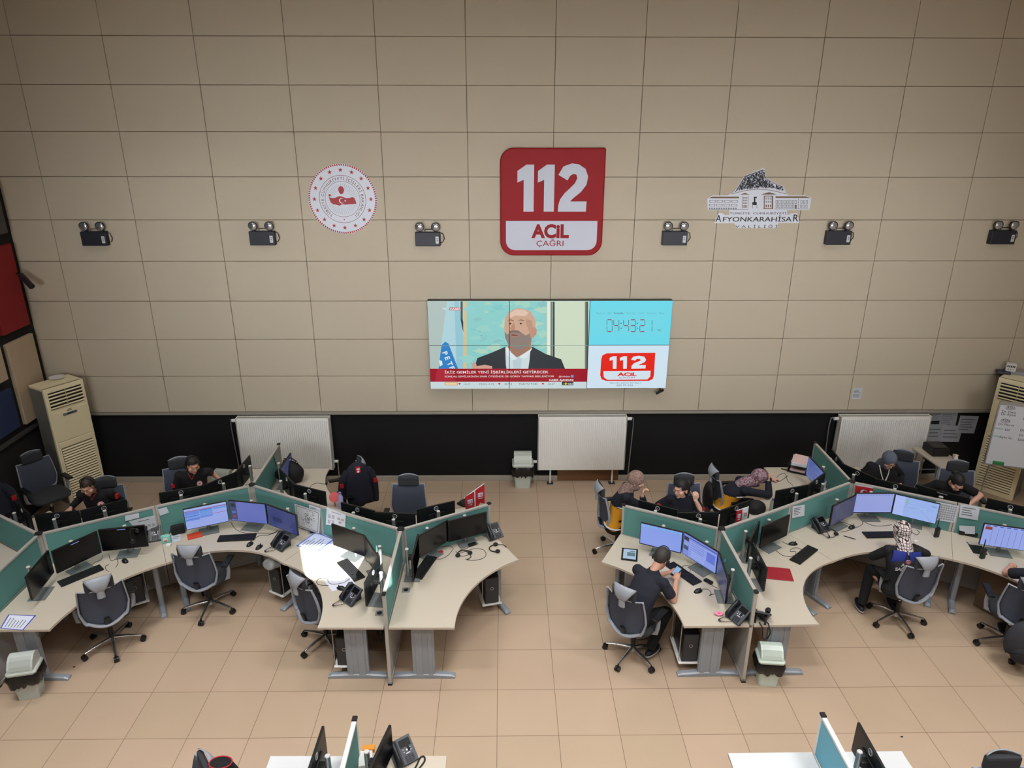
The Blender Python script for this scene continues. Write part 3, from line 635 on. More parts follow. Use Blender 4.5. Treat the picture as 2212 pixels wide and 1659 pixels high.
# ================================================================ partitions and desks
V2 = lambda x, y: Vector((x, y, 0))
HUB = dict(A=V2(-3.19, 2.37), B=V2(-1.123, 1.29), C=V2(-5.254, 1.23), D=V2(2.60, 1.265), E=V2(4.633, 2.39), G=V2(6.70, 1.265), H=V2(-1.13, -2.68), J=V2(2.635, -2.68))
END = dict(AB=V2(-2.19, 1.84), CA=V2(-4.206, 1.84), Br=V2(-.10, 1.87), Bf=V2(-1.135, .075), Cf=V2(-5.25, .075), Cl=V2(-6.27, 1.82), Au=V2(-3.20, 3.60),
           Dl=V2(1.535, 1.823), Df=V2(2.615, .075), DE=V2(3.605, 1.81), EG=V2(5.70, 1.83), Eu=V2(4.634, 3.585), Gf=V2(6.70, .075), Gr=V2(7.74, 1.83),
           Hu=V2(-1.12, -1.49), Ju=V2(2.63, -1.49), Hl=V2(-2.17, -3.28), Hr=V2(-.09, -3.28), Jl=V2(1.6, -3.28), Jr=V2(3.68, -3.28))
PT = 1.15
BTEAL = mat('light_blue_fabric', (112, 178, 200), .9, noise=.04, nscale=300, bump=.3)
def partition(a, b, label, cap_end=False, fabric=TEAL, frame=ALP):
    d = (b-a); L = d.length; rz = math.atan2(d.y, d.x); t = empty('desk_partition', a, rz); tag(t, label, 'partition')
    x0, x1 = .03, L-.004; xm, xl = (x0+x1)/2, x1-x0
    mb = MB(); mb.m(frame); mb.box((xm, 0, PT-.012), (xl, .036, .024), bev=.004); mb.box((xm, 0, .03), (xl, .04, .03))
    for x in (x0+.014, x1-.014): mb.box((x, 0, PT/2), (.028, .036, PT-.03), bev=.003)
    mb.box((xm, 0, .73), (xl, .034, .03)); mb.build('frame', None, t)
    mb = MB(); mb.m(fabric); mb.box((xm, 0, .93), (xl-.05, .026, .385), bev=.004); mb.build('fabric_panel', None, t)
    mb = MB(); mb.m(LGP); mb.box((xm, 0, .38), (xl-.05, .022, .68)); mb.build('lower_panel', None, t)
    if cap_end:
        mb = MB(); mb.m(BLM); mb.box((x1-.01, 0, PT+.002), (.05, .042, .02), bev=.005); mb.build('end_cap', None, t)
        mb = MB(); mb.m(BLM); mb.box((x1-.012, 0, .008), (.04, .045, .016)); mb.build('foot_cap', None, t)
    return t
for a, b, l_, e_ in (('B', 'Bf', 'teal desk partition whose near end stands on the open floor, in the left group', 1), ('B', 'Br', 'teal desk partition behind the two dark monitors at the right end of the left group', 1), ('B', 'AB', 'teal desk partition lit by a streak of sun', 0),
                     ('A', 'AB', 'teal desk partition with the grey map leaning on it', 0), ('A', 'CA', 'teal desk partition behind the lit monitors of the left group', 0), ('A', 'Au', 'teal desk partition pointing at the left radiator', 1),
                     ('C', 'CA', 'teal desk partition in front of the left man in black, behind two switched-off monitors', 0), ('C', 'Cl', 'teal desk partition cut by the left edge, upper one', 0), ('C', 'Cf', 'teal desk partition cut by the left edge, running toward the near bin', 1),
                     ('D', 'Df', 'teal desk partition beside the seated man with the phone', 1), ('D', 'Dl', 'teal desk partition at the left end of the right group', 1), ('D', 'DE', 'teal desk partition in front of the two small table flags', 0),
                     ('E', 'DE', 'teal desk partition behind the desk phone, left of the checked-scarf woman', 0), ('E', 'Eu', 'teal desk partition pointing at the right radiator', 1), ('E', 'EG', 'teal desk partition in front of the woman in the grey headscarf', 0),
                     ('G', 'EG', 'teal desk partition with a white note in front of the dark-haired woman at right', 0)):
    partition(HUB[a], END[b], l_, e_)
partition(HUB['H'], END['Hu'], 'pale-framed teal partition sticking up at the bottom edge, left one', 1, frame=WHT)
partition(HUB['J'], END['Ju'], 'light blue partition with white frame at the bottom edge, right one', 1, fabric=BTEAL, frame=WHT)
for k, l_ in (('A', 'three-way post at the centre of the left desk group'), ('B', 'three-way post at the right end of the left desk group'), ('C', 'three-way post near the left frame edge'), ('D', 'three-way post beside the seated man with the phone'), ('E', 'three-way post at the centre of the right desk group')):
    t = empty('connector_post', HUB[k]); tag(t, l_, 'post')
    mb = MB(); mb.m(ALP); mb.cyl((0, 0, .01), (0, 0, PT-.005), .032, n=12); mb.build('post', None, t)
    mb = MB(); mb.m(BLM); mb.cyl((0, 0, PT-.005), (0, 0, PT+.012), .045, .04, n=12); mb.build('cap', None, t)
def tleg(e, d, n, W_, parent):
    """T-shaped desk leg: column plus a long foot running across the desk end"""
    c0 = e-d*.13+n*(W_*.5); rz = math.atan2(n.y, n.x)
    M = Matrix.Translation(c0) @ Matrix.Rotation(rz, 4, 'Z')
    mb = MB(); mb.T = M; mb.m(GRL); mb.box((0, 0, .38), (.235, .05, .68), bev=.008); mb.box((-.045, .0, .38), (.075, .066, .68), bev=.006); mb.box((.075, .0, .38), (.05, .062, .68), bev=.006); col_ = mb.build('leg', None, parent)
    mb = MB(); mb.T = M; mb.m(GRL)
    prof = [(-.33, .022), (-.29, .04), (-.15, .05), (-.1, .06), (.1, .06), (.15, .052), (.29, .042), (.33, .024)]
    rings = []
    for x, h in prof: rings.append([(x, -.035, .004), (x, .035, .004), (x, .035, h*.75), (x, .02, h), (x, -.02, h), (x, -.035, h*.75)])
    mb.loft(rings, smooth=False); mb.build('foot', None, parent)
SEAMS = dict(CA=('C', 'A'), AB=('A', 'B'), DE=('D', 'E'), EG=('E', 'G'))
def seam_n(k, n):
    if k not in SEAMS: return n
    d = (HUB[SEAMS[k][1]]-HUB[SEAMS[k][0]]).normalized(); q = Vector((-d.y, d.x, 0)); return q if q.dot(n) > 0 else -q
def desk(hub, k1, k2, label, sag=.21, W_=.70, legs=(1, 1), tone=WOOD):
    P, e1, e2 = HUB[hub], END[k1], END[k2]
    d1, d2 = (e1-P).normalized(), (e2-P).normalized()
    n1 = Vector((-d1.y, d1.x, 0)); n1 = n1 if n1.dot(d2) > n1.dot(-d2) else -n1
    n2 = Vector((-d2.y, d2.x, 0)); n2 = n2 if n2.dot(d1) > n2.dot(-d1) else -n2
    t = empty('corner_desk', (0, 0, 0)); tag(t, label, 'desk')
    m1, m2 = seam_n(k1, n1), seam_n(k2, n2)
    g_ = .026; F1, F2 = e1+m1*W_, e2+m2*W_; bis = (d1+d2).normalized()
    pts = [e1-d1*.002, F1-d1*.002]
    ch = F2-F1; c_ = ch.length; rad = (c_*c_/4+sag*sag)/(2*sag); mid = (F1+F2)/2; inn = Vector((-ch.y, ch.x, 0)).normalized()
    if inn.dot(P-mid) < 0: inn = -inn
    cen = mid+inn*(sag-rad); a0 = math.atan2(F1.y-cen.y, F1.x-cen.x); a1 = math.atan2(F2.y-cen.y, F2.x-cen.x)
    da = (a1-a0+pi) % (2*pi)-pi
    arcp = [cen+Vector((cos(a0+da*k/22), sin(a0+da*k/22), 0))*rad for k in range(1, 22)]
    pts += arcp+[F2-d2*.002, e2-d2*.002]
    s1, s2 = e2+n2*g_, e1+n1*g_
    pts[-1] = e2-d2*.002+n2*g_; pts[0] = e1-d1*.002+n1*g_
    pts.append(P+bis*(g_*1.2+.02))
    poly = [(p.x, p.y) for p in pts]
    mb = MB(); mb.m(mat('laminate_edge', (196, 184, 170), .5)); mb.prism(poly, .72, .7446); mb.m(tone)
    ar = sum(poly[i][0]*poly[(i+1) % len(poly)][1]-poly[(i+1) % len(poly)][0]*poly[i][1] for i in range(len(poly)))
    pp = poly if ar > 0 else poly[::-1]; mb._add([Vector((x, y, .7452)) for x, y in pp], [tuple(range(len(pp)))])
    mb.build('worktop', None, t, fix=False)
    if legs[0]: tleg(e1, d1, m1, W_, t)
    if legs[1]: tleg(e2, d2, m2, W_, t)
    mb = MB(); mb.m(GRL); q = P+bis*.12; mb.cyl((q.x, q.y, .005), (q.x, q.y, .72), .03); mb.build('corner_leg', None, t)
    return t
desk('C', 'CA', 'Cf', 'cream corner desk at the near left with a white sheet on its front edge', .17)
desk('A', 'CA', 'AB', 'cream corner desk with two lit blue monitors in the middle of the left group', .27)
desk('B', 'AB', 'Bf', 'cream corner desk with the patch of sunlight', .21)
desk('B', 'Bf', 'Br', 'empty cream corner desk at the right end of the left group', .19)
desk('B', 'Br', 'AB', 'cream corner desk behind the partition, in front of the empty high-backed chair', .21)
desk('A', 'AB', 'Au', 'cream corner desk with the black bag and bottle, beside the left radiator', .21)
desk('A', 'Au', 'CA', 'cream corner desk of the man reaching sideways', .21)
desk('C', 'CA', 'Cl', 'cream corner desk of the man in black at far left', .21)
desk('C', 'Cl', 'Cf', 'cream corner desk mostly cut off by the left edge', .21)
desk('D', 'Dl', 'Df', 'cream corner desk at which the man with the phone sits', .19)
desk('D', 'Df', 'DE', 'cream corner desk with the red folder', .24)
desk('D', 'DE', 'Dl', 'cream corner desk of the woman holding a pencil', .21)
desk('E', 'DE', 'EG', 'cream corner desk of the woman in the checked headscarf', .19)
desk('E', 'Eu', 'DE', 'cream corner desk with the paper trays, where a woman leans on her elbow', .21)
desk('E', 'EG', 'Eu', 'cream corner desk of the woman in the grey headscarf', .21)
desk('G', 'EG', 'Gf', 'cream corner desk at the right frame edge with radios on it', .21)
desk('G', 'Gr', 'EG', 'cream corner desk of the dark-haired woman in short sleeves', .21)
PALE = mat('pale_laminate', (206, 210, 214), .4, noise=.02, nscale=90)
desk('H', 'Hl', 'Hu', 'pale desk at the bottom edge, left of the upright partition tip', .2, .72, (0, 1), PALE)
desk('H', 'Hr', 'Hu', 'cream desk at the bottom edge with the desk phone', .2, .72, (0, 1))
desk('J', 'Jl', 'Ju', 'pale blue-white desk at the bottom edge, left of the light blue partition', .2, .72, (0, 1), PALE)
desk('J', 'Jr', 'Ju', 'pale desk at the bottom edge, right of the light blue partition', .2, .72, (0, 1), PALE)
# ================================================================ monitors
def make_monitor():
    t = empty('monitor')
    mb = MB(); mb.m(BLK); mb.box((0, -.095, .25), (.50, .022, .29), bev=.004); mb.box((0, -.080, .215), (.22, .02, .15), bev=.008); mb.build('housing', None, t)
    mb = MB(); mb.m(mat('logo_silver', (176, 178, 182), .4, .1))
    n = 22
    pts = [(.026*cos(2*pi*k/n), -.0815, .352+.026*sin(2*pi*k/n)) for k in range(n)]; mb.tube(pts, .0034, 6, closed=True)
    mb._add(*[(lambda vs, fs: ([Vector((-v.x*.0125+.019, -.0825, .347+v.y*.014)) for v in vs], fs))(*text_geo('DELL', .03))][0])
    mb.build('round_logo', None, t)
    mb = MB(); mb.m(ALU); mb.cyl((0, 0, .008), (0, 0, .355), .021, n=18); mb.build('stand_column', None, t)
    mb = MB(); mb.m(mat('cap_silver', (214, 214, 214), .3, .3)); mb.cyl((0, 0, .355), (0, 0, .362), .022, .019, n=18); mb.build('column_cap', None, t)
    mb = MB(); mb.m(BLK); mb.box((0, -.045, .25), (.06, .06, .05), bev=.006); mb.build('tilt_arm', None, t)
    mb = MB(); mb.m(mat('stand_base_grey', (126, 132, 134), .4, .4)); mb.box((0, -.055, .005), (.235, .18, .009), bev=.003); mb.build('base_plate', None, t)
    return t
mproto = make_monitor(); first_mon = [True]
GLASS = mat('dark_glass', (12, 13, 20), .22, spec=.6)
def ui(mb, kind):
    y = -.1068
    def rc(x0, z0, x1, z1, c, s=.9, k=1): mb.m(scr(c, s)); yy = y-.0003*k; mb.face([(x0, yy, z0), (x1, yy, z0), (x1, yy, z1), (x0, yy, z1)])
    X0_, X1_, Z0_, Z1_ = -.242, .242, .113, .388
    if kind == 'table':
        rc(X0_, Z0_, X1_, Z1_, (150, 168, 232), .9); rc(X0_, Z1_-.02, X1_, Z1_, (170, 184, 236), .9, 2)
        rr = random.Random(2)
        for cx0, cx1, dep in ((-.238, -.075, .17), (-.07, .075, .15), (.08, .238, .07)):
            z = Z1_-.03; k = 0
            while z > Z1_-dep: rc(cx0, z-.011, cx1, z, rr.choice([(96, 132, 216), (74, 112, 200), (112, 150, 226), (90, 150, 214)]) if k > 0 else (150, 100, 150), .9, 3); z -= .014; k += 1
        rc(.08, .26, .238, .266, (170, 90, 140), .9, 3)
    elif kind == 'desktop':
        rc(X0_, Z0_, X1_, Z1_, (104, 116, 190), .85); rc(X0_, .13, -.15, Z1_, (70, 78, 120), .8, 2); rc(-.22, .31, -.165, .36, (40, 44, 60), .8, 3); rc(-.22, .22, -.165, .25, (96, 110, 190), .8, 3); rc(-.21, .16, -.17, .19, (150, 70, 90), .8, 3)
    elif kind == 'plain':
        rc(X0_, Z0_, X1_, Z1_, (138, 160, 236), .9); rc(X0_, Z1_-.03, X1_, Z1_-.012, (130, 190, 236), .9, 2); rc(X0_, Z0_, X1_, Z0_+.008, (60, 70, 110), .6, 2)
        for k in range(9): rc(-.2+k*.047, Z1_-.028, -.165+k*.047, Z1_-.016, (112, 172, 226), .9, 3)
    elif kind == 'forms':
        rc(X0_, Z0_, X1_, Z1_, (120, 140, 222), .9); rc(-.235, .31, -.165, .36, (48, 52, 84), .7, 2); rc(-.235, .25, -.165, .29, (140, 156, 210), .9, 2); rc(-.235, .19, -.165, .24, (70, 84, 130), .7, 2)
        rc(-.155, .12, .235, .37, (142, 160, 232), .9, 2); rc(-.155, .352, .235, .37, (84, 98, 170), .9, 3)
        for k in range(7): rc(-.14, .335-k*.028, .06, .340-k*.028, (96, 112, 190), .9, 3)
        rc(.10, .2, .22, .32, (100, 120, 212), .9, 3); rc(-.12, .135, .08, .22, (154, 170, 238), .9, 3)
    elif kind == 'pale':
        rc(X0_, Z0_, X1_, Z1_, (150, 162, 222), .9)
        for k in range(12): rc(-.23+k*.039, Z1_-.02, -.205+k*.039, Z1_-.012, (120, 130, 196), .9, 2)
        rc(X0_, Z0_, X1_, Z0_+.01, (50, 54, 74), .5, 2)
    elif kind == 'map':
        rc(X0_, Z0_, X1_, Z1_, (150, 176, 232), .95); rc(-.242, .12, -.13, Z1_, (168, 184, 238), .95, 2); rc(-.12, .3, -.09, .36, (132, 186, 180), .9, 2); rc(.04, .24, .12, .28, (160, 186, 240), .9, 2)
        for a_, b_ in (((-.13, .24), (.0, .26)), ((0, .26), (.06, .25)), ((.06, .25), (.12, .19)), ((.12, .19), (.2, .12)), ((-.1, .3), (-.13, .24)), ((.06, .25), (.2, .28))):
            A_, B_ = Vector((a_[0], y-.001, a_[1])), Vector((b_[0], y-.001, b_[1])); mb.m(scr((110, 130, 190), .9)); n_ = (B_-A_).normalized(); s_ = Vector((-n_.z, 0, n_.x))*.0012; mb.face([A_-s_, B_-s_, B_+s_, A_+s_])
        rc(.17, .335, .215, .34, (50, 60, 90), .8, 2)
    elif kind == 'columns':
        rc(X0_, Z0_, X1_, Z1_, (150, 166, 232), .9); rc(-.225, .325, -.155, .362, (150, 64, 56), .85, 3)
        for k in range(7): rc(-.15+k*.062, .12, -.147+k*.062, .35, (90, 104, 170), .8, 2)
        for k in range(6): rc(-.22+k*.07, Z1_-.018, -.18+k*.07, Z1_-.008, (70, 84, 150), .8, 2)
    elif kind == 'dim':
        rc(X0_, Z0_, X1_, Z1_, (66, 70, 104), .7); rc(-.2, .3, -.1, .36, (78, 80, 116), .7, 2)
        for k in range(5): rc(-.2, .27-k*.03, .0, .278-k*.03, (80, 82, 118), .7, 2)
    elif kind == 'dimblue':
        rc(X0_, Z0_, X1_, Z1_, (62, 72, 128), .75); rc(-.16, .2, .0, .26, (50, 58, 104), .7, 2)
    elif kind == 'doc':
        rc(X0_, Z0_, X1_, Z1_, (92, 112, 176), .85)
        for k in range(11): rc(-.2, .36-k*.021, -.2+.16+.2*abs(sin(k*2.3)), .367-k*.021, (64, 80, 140), .8, 2)
    elif kind == 'off':
        mb.m(GLASS); mb.face([(X0_, y, Z0_), (X1_, y, Z0_), (X1_, y, Z1_), (X0_, y, Z1_)])
    elif kind == 'standby':
        mb.m(GLASS); mb.face([(X0_, y, Z0_), (X1_, y, Z0_), (X1_, y, Z1_), (X0_, y, Z1_)]); rc(-.05, .368, .04, .376, (130, 150, 220), .9, 2)
MG = None
def monitor(p0, p1, label, kind='off', back=False, name='monitor'):
    a, b = D(*p0, DZ+.395), D(*p1, DZ+.395)
    m = (a+b)/2; an = math.atan2(b.y-a.y, b.x-a.x)+(pi if back else 0)
    n = Vector((sin(an), -cos(an), 0))       # screen side
    loc = m-n*.095; loc.z = DZ+.001
    t = mproto if first_mon[0] else dup(mproto); first_mon[0] = False
    t.location = loc; t.rotation_euler = (0, 0, an); tag(t, label, 'monitor')
    mb = MB(); ui(mb, kind); mb.build('screen', None, t, fix=False)
    return t
GB_ = 'seen from behind'
MONS = [((57, 1244), (101, 1191), 'switched-off monitor nearest the left frame edge, turned right', 'off', 0),
 ((113, 1190), (206, 1148), 'dark standby monitor with a light blue bar, second from the left edge', 'standby', 0),
 ((214, 1144), (310, 1134), 'dark standby monitor with a headset hung over its corner, beside the grey desk phone', 'standby', 0),
 ((396, 1100), (487, 1082), 'lit monitor with blue table rows on the middle desk of the left group', 'table', 0),
 ((494, 1080), (573.5, 1088), 'lit plain blue-violet monitor below the three-way post of the left group', 'desktop', 0),
 ((579.4, 1090), (636.8, 1111), 'dim violet monitor left of the grey map', 'dimblue', 0),
 ((717, 1131), (786.7, 1156), 'monitor with sunlit greyish screen in the patch of sun', 'off', 0),
 ((787, 1156), (817, 1203), 'monitor turned left in the patch of sun, right of the greyish one', 'off', 0),
 ((817, 1203), (789, 1257), 'black monitor standing edge-on beside the near partition end of the sunlit desk', 'off', 0),
 ((891, 1203), (902, 1158), 'monitor seen almost edge-on left on the empty desk of the left group', 'off', 0),
 ((902.6, 1158.5), (965, 1124), 'black monitor behind the keyboard on the empty desk of the left group', 'off', 0),
 ((969.6, 1125), (1048.6, 1106), 'black monitor beside the desk phone at the right end of the left group', 'off', 0),
 ((737.6, 1085), (808.7, 1103), 'monitor back right of the violet bottle', 'off', 1),
 ((810.8, 1106), (895.5, 1109), 'monitor back directly in front of the empty high-backed chair', 'off', 1),
 ((901, 1100), (980, 1082), 'monitor back left of the red table flags', 'off', 1),
 ((605.7, 1010.5), (626, 980.5), 'narrow-seen monitor in front of the black bag', 'dim', 0),
 ((606, 1013), (636, 1046), 'monitor back at the post, right of the partition pointing at the left radiator', 'off', 1),
 ((636, 1046), (702, 1062), 'monitor back left of the red round fan', 'off', 1),
 ((345, 1064.6), (433.6, 1049), 'left monitor back in front of the man reaching sideways', 'off', 1),
 ((437, 1049), (507.6, 1020), 'middle monitor back in front of the man reaching sideways', 'off', 1),
 ((511, 1016.5), (537, 986), 'narrow-seen monitor back against the left radiator', 'off', 1),
 ((72, 1110.6), (172, 1103), 'left monitor back in front of the man in black at far left', 'off', 1),
 ((174, 1102.5), (269.7, 1078.5), 'right monitor back in front of the man in black at far left', 'off', 1),
 ((30, 1080), (66, 1112), 'shadowed monitor back close to the left frame edge', 'off', 1),
 ((1385, 1128), (1475.8, 1149), 'lit plain blue monitor behind the tablet', 'plain', 0),
 ((1479.7, 1149), (1552.7, 1192), 'lit monitor with forms in front of the man with the phone', 'forms', 0),
 ((1555, 1196), (1573.7, 1252), 'dim monitor seen obliquely beside the near partition of the right group', 'dim', 0),
 ((1622, 1162), (1637.5, 1131), 'middle monitor, seen edge-on, of the red folder desk', 'off', 0),
 ((1656.7, 1228.5), (1627, 1172), 'black monitor seen from behind beside the red folder', 'off', 0),
 ((1645, 1139), (1707.5, 1110.6), 'switched-off monitor behind the mouse on the red folder desk', 'off', 0),
 ((1800.7, 1091.5), (1847, 1069.5), 'dim monitor right of the desk phone, left of the checked-scarf woman', 'dim', 0),
 ((1850, 1065), (1931.5, 1065), 'lit pale monitor straight above the checked headscarf, left one', 'pale', 0),
 ((1936, 1066.7), (2030.4, 1088), 'lit map monitor right above the checked headscarf', 'map', 0),
 ((2134, 1131), (2222, 1143), 'lit monitor with columns at the right frame edge', 'columns', 0),
 ((1379.8, 1080), (1464.6, 1101.6), 'left monitor back in front of the woman with the pencil', 'off', 1),
 ((1466, 1107), (1551.6, 1106), 'middle monitor back in front of the woman with the pencil', 'off', 1),
 ((1557, 1102), (1622, 1080), 'monitor back behind the small red and white flags', 'off', 1),
 ((1677, 1060), (1744.8, 1047), 'monitor back in front of the leaning woman, left one', 'off', 1),
 ((1749.8, 987), (1780.6, 1020), 'lit document monitor beside the paper trays', 'doc', 0),
 ((1746, 1047.5), (1780, 1022), 'monitor back between the lit document monitor and the white jar', 'off', 1),
 ((1798, 971), (1821.5, 1001), 'narrow-seen monitor in front of the right radiator', 'off', 1),
 ((1821.5, 1002), (1888.7, 1031), 'left monitor back in front of the woman in the grey headscarf', 'off', 1),
 ((1892, 1033.6), (1981, 1054.5), 'right monitor back in front of the woman in the grey headscarf', 'off', 1),
 ((1988, 1049), (2086, 1074), 'broad black monitor back in front of the dark-haired woman in short sleeves', 'off', 1),
 ((2140, 1077.6), (2230, 1099), 'monitor back at the right frame edge below the whiteboard', 'off', 1),
 ((668, 1659), (690, 1592), 'monitor at the bottom edge left of the upright partition tip', 'off', 1),
 ((800, 1655), (832, 1588), 'monitor at the bottom edge next to the desk phone', 'off', 0),
 ((1868, 1584), (1905, 1650), 'monitor back at the bottom edge right of the light blue partition', 'off', 1)]
for p0, p1, lb, kd, bk in MONS:
    t = monitor(p0, p1, lb, kd, bool(bk))
    if lb.startswith('broad'):      # the one wider monitor carries a printed name instead of the round mark
        t.scale = (1.24, 1, 1)
        for c_ in list(t.children):
            if c_.name.startswith('round_logo'): bpy.data.objects.remove(c_)
        mb = MB(); mb.m(mat('logo_silver', (176, 178, 182), .4, .1)); text_on(mb, 'ViewSonic', (0, -.0835, .36), (-1, 0, 0), (0, 0, 1), height=.016, bold=.03, center=True); mb.build('printed_name', None, t, fix=False)
# ================================================================ small desk things
def desk_local(px, py, z=DZ): p = D(px, py, z); return Vector((p.x, p.y, z+.0008))
def make_keyboard():
    t = empty('keyboard'); mb = MB(); mb.m(BLK); mb.box((0, 0, .009), (.445, .135, .016), bev=.004); mb.build('case', None, t)
    mb = MB(); mb.m(mat('key_black', (26, 27, 30), .5))
    for j in range(6):
        for i in range(20):
            if (i in (14, 18) and j in (1, 5)): continue
            mb.box((-.209+i*.022, -.052+j*.0205, .019), (.0185, .0165, .006), taper=(.85, .85))
    mb.build('keys', None, t); return t
kb = [make_keyboard(), True]
def keyboard(p0, p1, label):
    a, b = desk_local(*p0), desk_local(*p1); t = kb[0] if kb[1] else dup(kb[0]); kb[1] = False
    t.location = (a+b)/2; t.rotation_euler = (0, 0, math.atan2(b.y-a.y, b.x-a.x)); tag(t, label, 'keyboard')
keyboard((133, 1262), (216, 1228), 'black keyboard in front of the two dark standby monitors')
keyboard((473, 1165), (551, 1161), 'black keyboard on the middle desk of the left group')
keyboard((740, 1214), (777, 1252), 'keyboard lit by the sun patch')
keyboard((903, 1246), (930, 1208), 'black keyboard on the empty desk of the left group')
keyboard((1446, 1219), (1507, 1262), 'black keyboard in front of the man with the phone')
keyboard((1716, 1216), (1756, 1184), 'black keyboard on the desk with the red folder')
keyboard((1874, 1157), (1936, 1156), 'black keyboard partly under the arm of the checked-scarf woman')
def make_mouse():
    t = empty('mouse'); mb = MB(); mb.m(BLK)
    rings = []
    for k in range(9):
        u = k/8; y = -.055+.11*u; w_ = .032*max(.05, sin(pi*(u*.92+.04)))**.5; h = .036*max(.05, sin(pi*(u*.85+.1)))**.8
        rings.append([(w_*cos(a), y, max(0.0, h*sin(a))) for a in [pi*q/8 for q in range(9)]]+[(-w_*.8, y, 0), (w_*.8, y, 0)])
    mb.loft(rings); mb.build('body', None, t)
    mb = MB(); mb.m(DKG); mb.cyl((-.003, .028, .034), (.003, .028, .034), .007, n=10); mb.build('scroll_wheel', None, t); return t
ms = [make_mouse(), True]
def mouse(p, rz, label):
    t = ms[0] if ms[1] else dup(ms[0]); ms[1] = False; t.location = desk_local(*p); t.rotation_euler = (0, 0, rz); tag(t, label, 'mouse')
mouse((270, 1213), .9, 'black mouse right of the keyboard of the near left desk')
mouse((540, 1177), -.3, 'black mouse right of the middle desk keyboard of the left group')
mouse((737, 1272), 1.2, 'black mouse below the paper map in front of the desk phone')
mouse((1508, 1278), -1.1, 'black mouse near the elbow of the man with the phone')
mouse((1713, 1176), -1.5, 'black mouse in front of the switched-off monitor of the red folder desk')
mouse((1840, 1140), -1.0, 'black mouse between desk phone and checked-scarf woman')
mouse((560, 1183), -.4, 'small black mouse left of the desk phone under the violet monitor')
def cable(pts, label, r=.0028, mt=None, name='cable', z=DZ, part=None):
    P_ = [D(x, y, z)+Vector((0, 0, r+.0015)) for x, y in pts]
    # Catmull-Rom smoothing
    Q = []
    for i in range(len(P_)-1):
        a, b, c_, d = P_[max(i-1, 0)], P_[i], P_[i+1], P_[min(i+2, len(P_)-1)]
        for k in range(5):
            t = k/5; Q.append(.5*((2*b)+(c_-a)*t+(2*a-5*b+4*c_-d)*t*t+(3*b-a-3*c_+d)*t**3))
    Q.append(P_[-1]); mb = MB(); mb.m(mt or BLK); mb.tube(Q, r, 6); o = mb.build(name); 
    if part: o.parent = part
    else: tag(o, label, 'cable')
    return o
DC = mat('dark_cable', (40, 38, 36), .5)
for pts, lb in (([(235, 1198), (240, 1212), (252, 1208), (255, 1218), (250, 1226)], 'thin cable looped below the headset monitor of the near left desk'),
                ([(235, 1220), (228, 1224), (230, 1232), (236, 1235)], 'short cable curl right of the near left keyboard'),
                ([(190, 1228), (205, 1216), (218, 1210), (222, 1200)], 'thin cable between the two dark standby monitors'),
                ([(498, 1128), (510, 1144), (530, 1152), (560, 1152), (590, 1152), (600, 1146)], 'thin cable under the violet monitors'),
                ([(545, 1168), (560, 1158), (580, 1156), (597, 1150)], 'thin mouse cable of the middle desk'),
                ([(710, 1265), (690, 1264), (684, 1257), (692, 1250), (706, 1252), (715, 1262), (740, 1260), (757, 1250)], 'looped black cable on the printed city map'),
                ([(787, 1200), (792, 1212), (797, 1216), (802, 1222)], 'thin cable under the sunlit monitors'),
                ([(940, 1208), (952, 1208), (968, 1200), (980, 1185)], 'thin cable right of the keyboard on the empty desk'),
                ([(1010, 1190), (1024, 1186), (1044, 1188), (1050, 1200), (1040, 1208), (1020, 1211), (1005, 1208)], 'wide cable loop on the empty desk of the left group'),
                ([(985, 1192), (992, 1196), (1006, 1192), (1012, 1198), (1000, 1202), (988, 1198), (996, 1188), (1010, 1184), (1016, 1178)], 'tangled cable heap in front of the right end monitor'),
                ([(930, 1190), (950, 1183), (970, 1180), (978, 1184)], 'black cable behind the base of the dark monitor'),
                ([(1474, 1225), (1482, 1222), (1495, 1226), (1490, 1236), (1500, 1244)], 'cable behind the keyboard of the man with the phone'),
                ([(1530, 1258), (1540, 1266), (1552, 1272)], 'cable running right from the black adapter'),
                ([(1516, 1273), (1530, 1274), (1536, 1282), (1532, 1288), (1540, 1284), (1550, 1284)], 'mouse cable of the man with the phone'),
                ([(1662, 1186), (1676, 1190), (1690, 1200), (1706, 1203), (1716, 1200)], 'black cable running to the keyboard of the red folder desk'),
                ([(1718, 1198), (1718, 1192), (1707, 1192), (1710, 1186), (1722, 1184), (1732, 1188)], 'thin cable curl left of the keyboard on the red folder desk'),
                ([(1690, 1170), (1696, 1174), (1704, 1177)], 'short mouse cable on the red folder desk'),
                ([(1810, 1128), (1818, 1128), (1842, 1136)], 'thin cable under the dim monitor left of the checked-scarf woman'),
                ([(1816, 1150), (1828, 1148), (1850, 1140), (1862, 1134), (1864, 1128)], 'thin mouse cable left of the keyboard of the checked-scarf woman'),
                ([(1868, 1128), (1880, 1134), (1900, 1137), (1926, 1134)], 'thin cable behind the keyboard of the checked-scarf woman'),
                ([(1968, 1140), (1970, 1150), (1980, 1156), (1986, 1150), (1980, 1146)], 'thin cable loop below the map monitor'),
                ([(1702, 1028), (1684, 1040), (1676, 1036), (1684, 1026), (1696, 1024), (1702, 1040), (1712, 1048), (1714, 1055)], 'heart-shaped cable loop on the desk of the leaning woman'),
                ([(690, 1062), (672, 1058), (672, 1050), (684, 1044), (700, 1046), (706, 1042), (710, 1036)], 'black cable coil on the desk beside the left radiator')):
    cable(pts, lb, mt=DC)
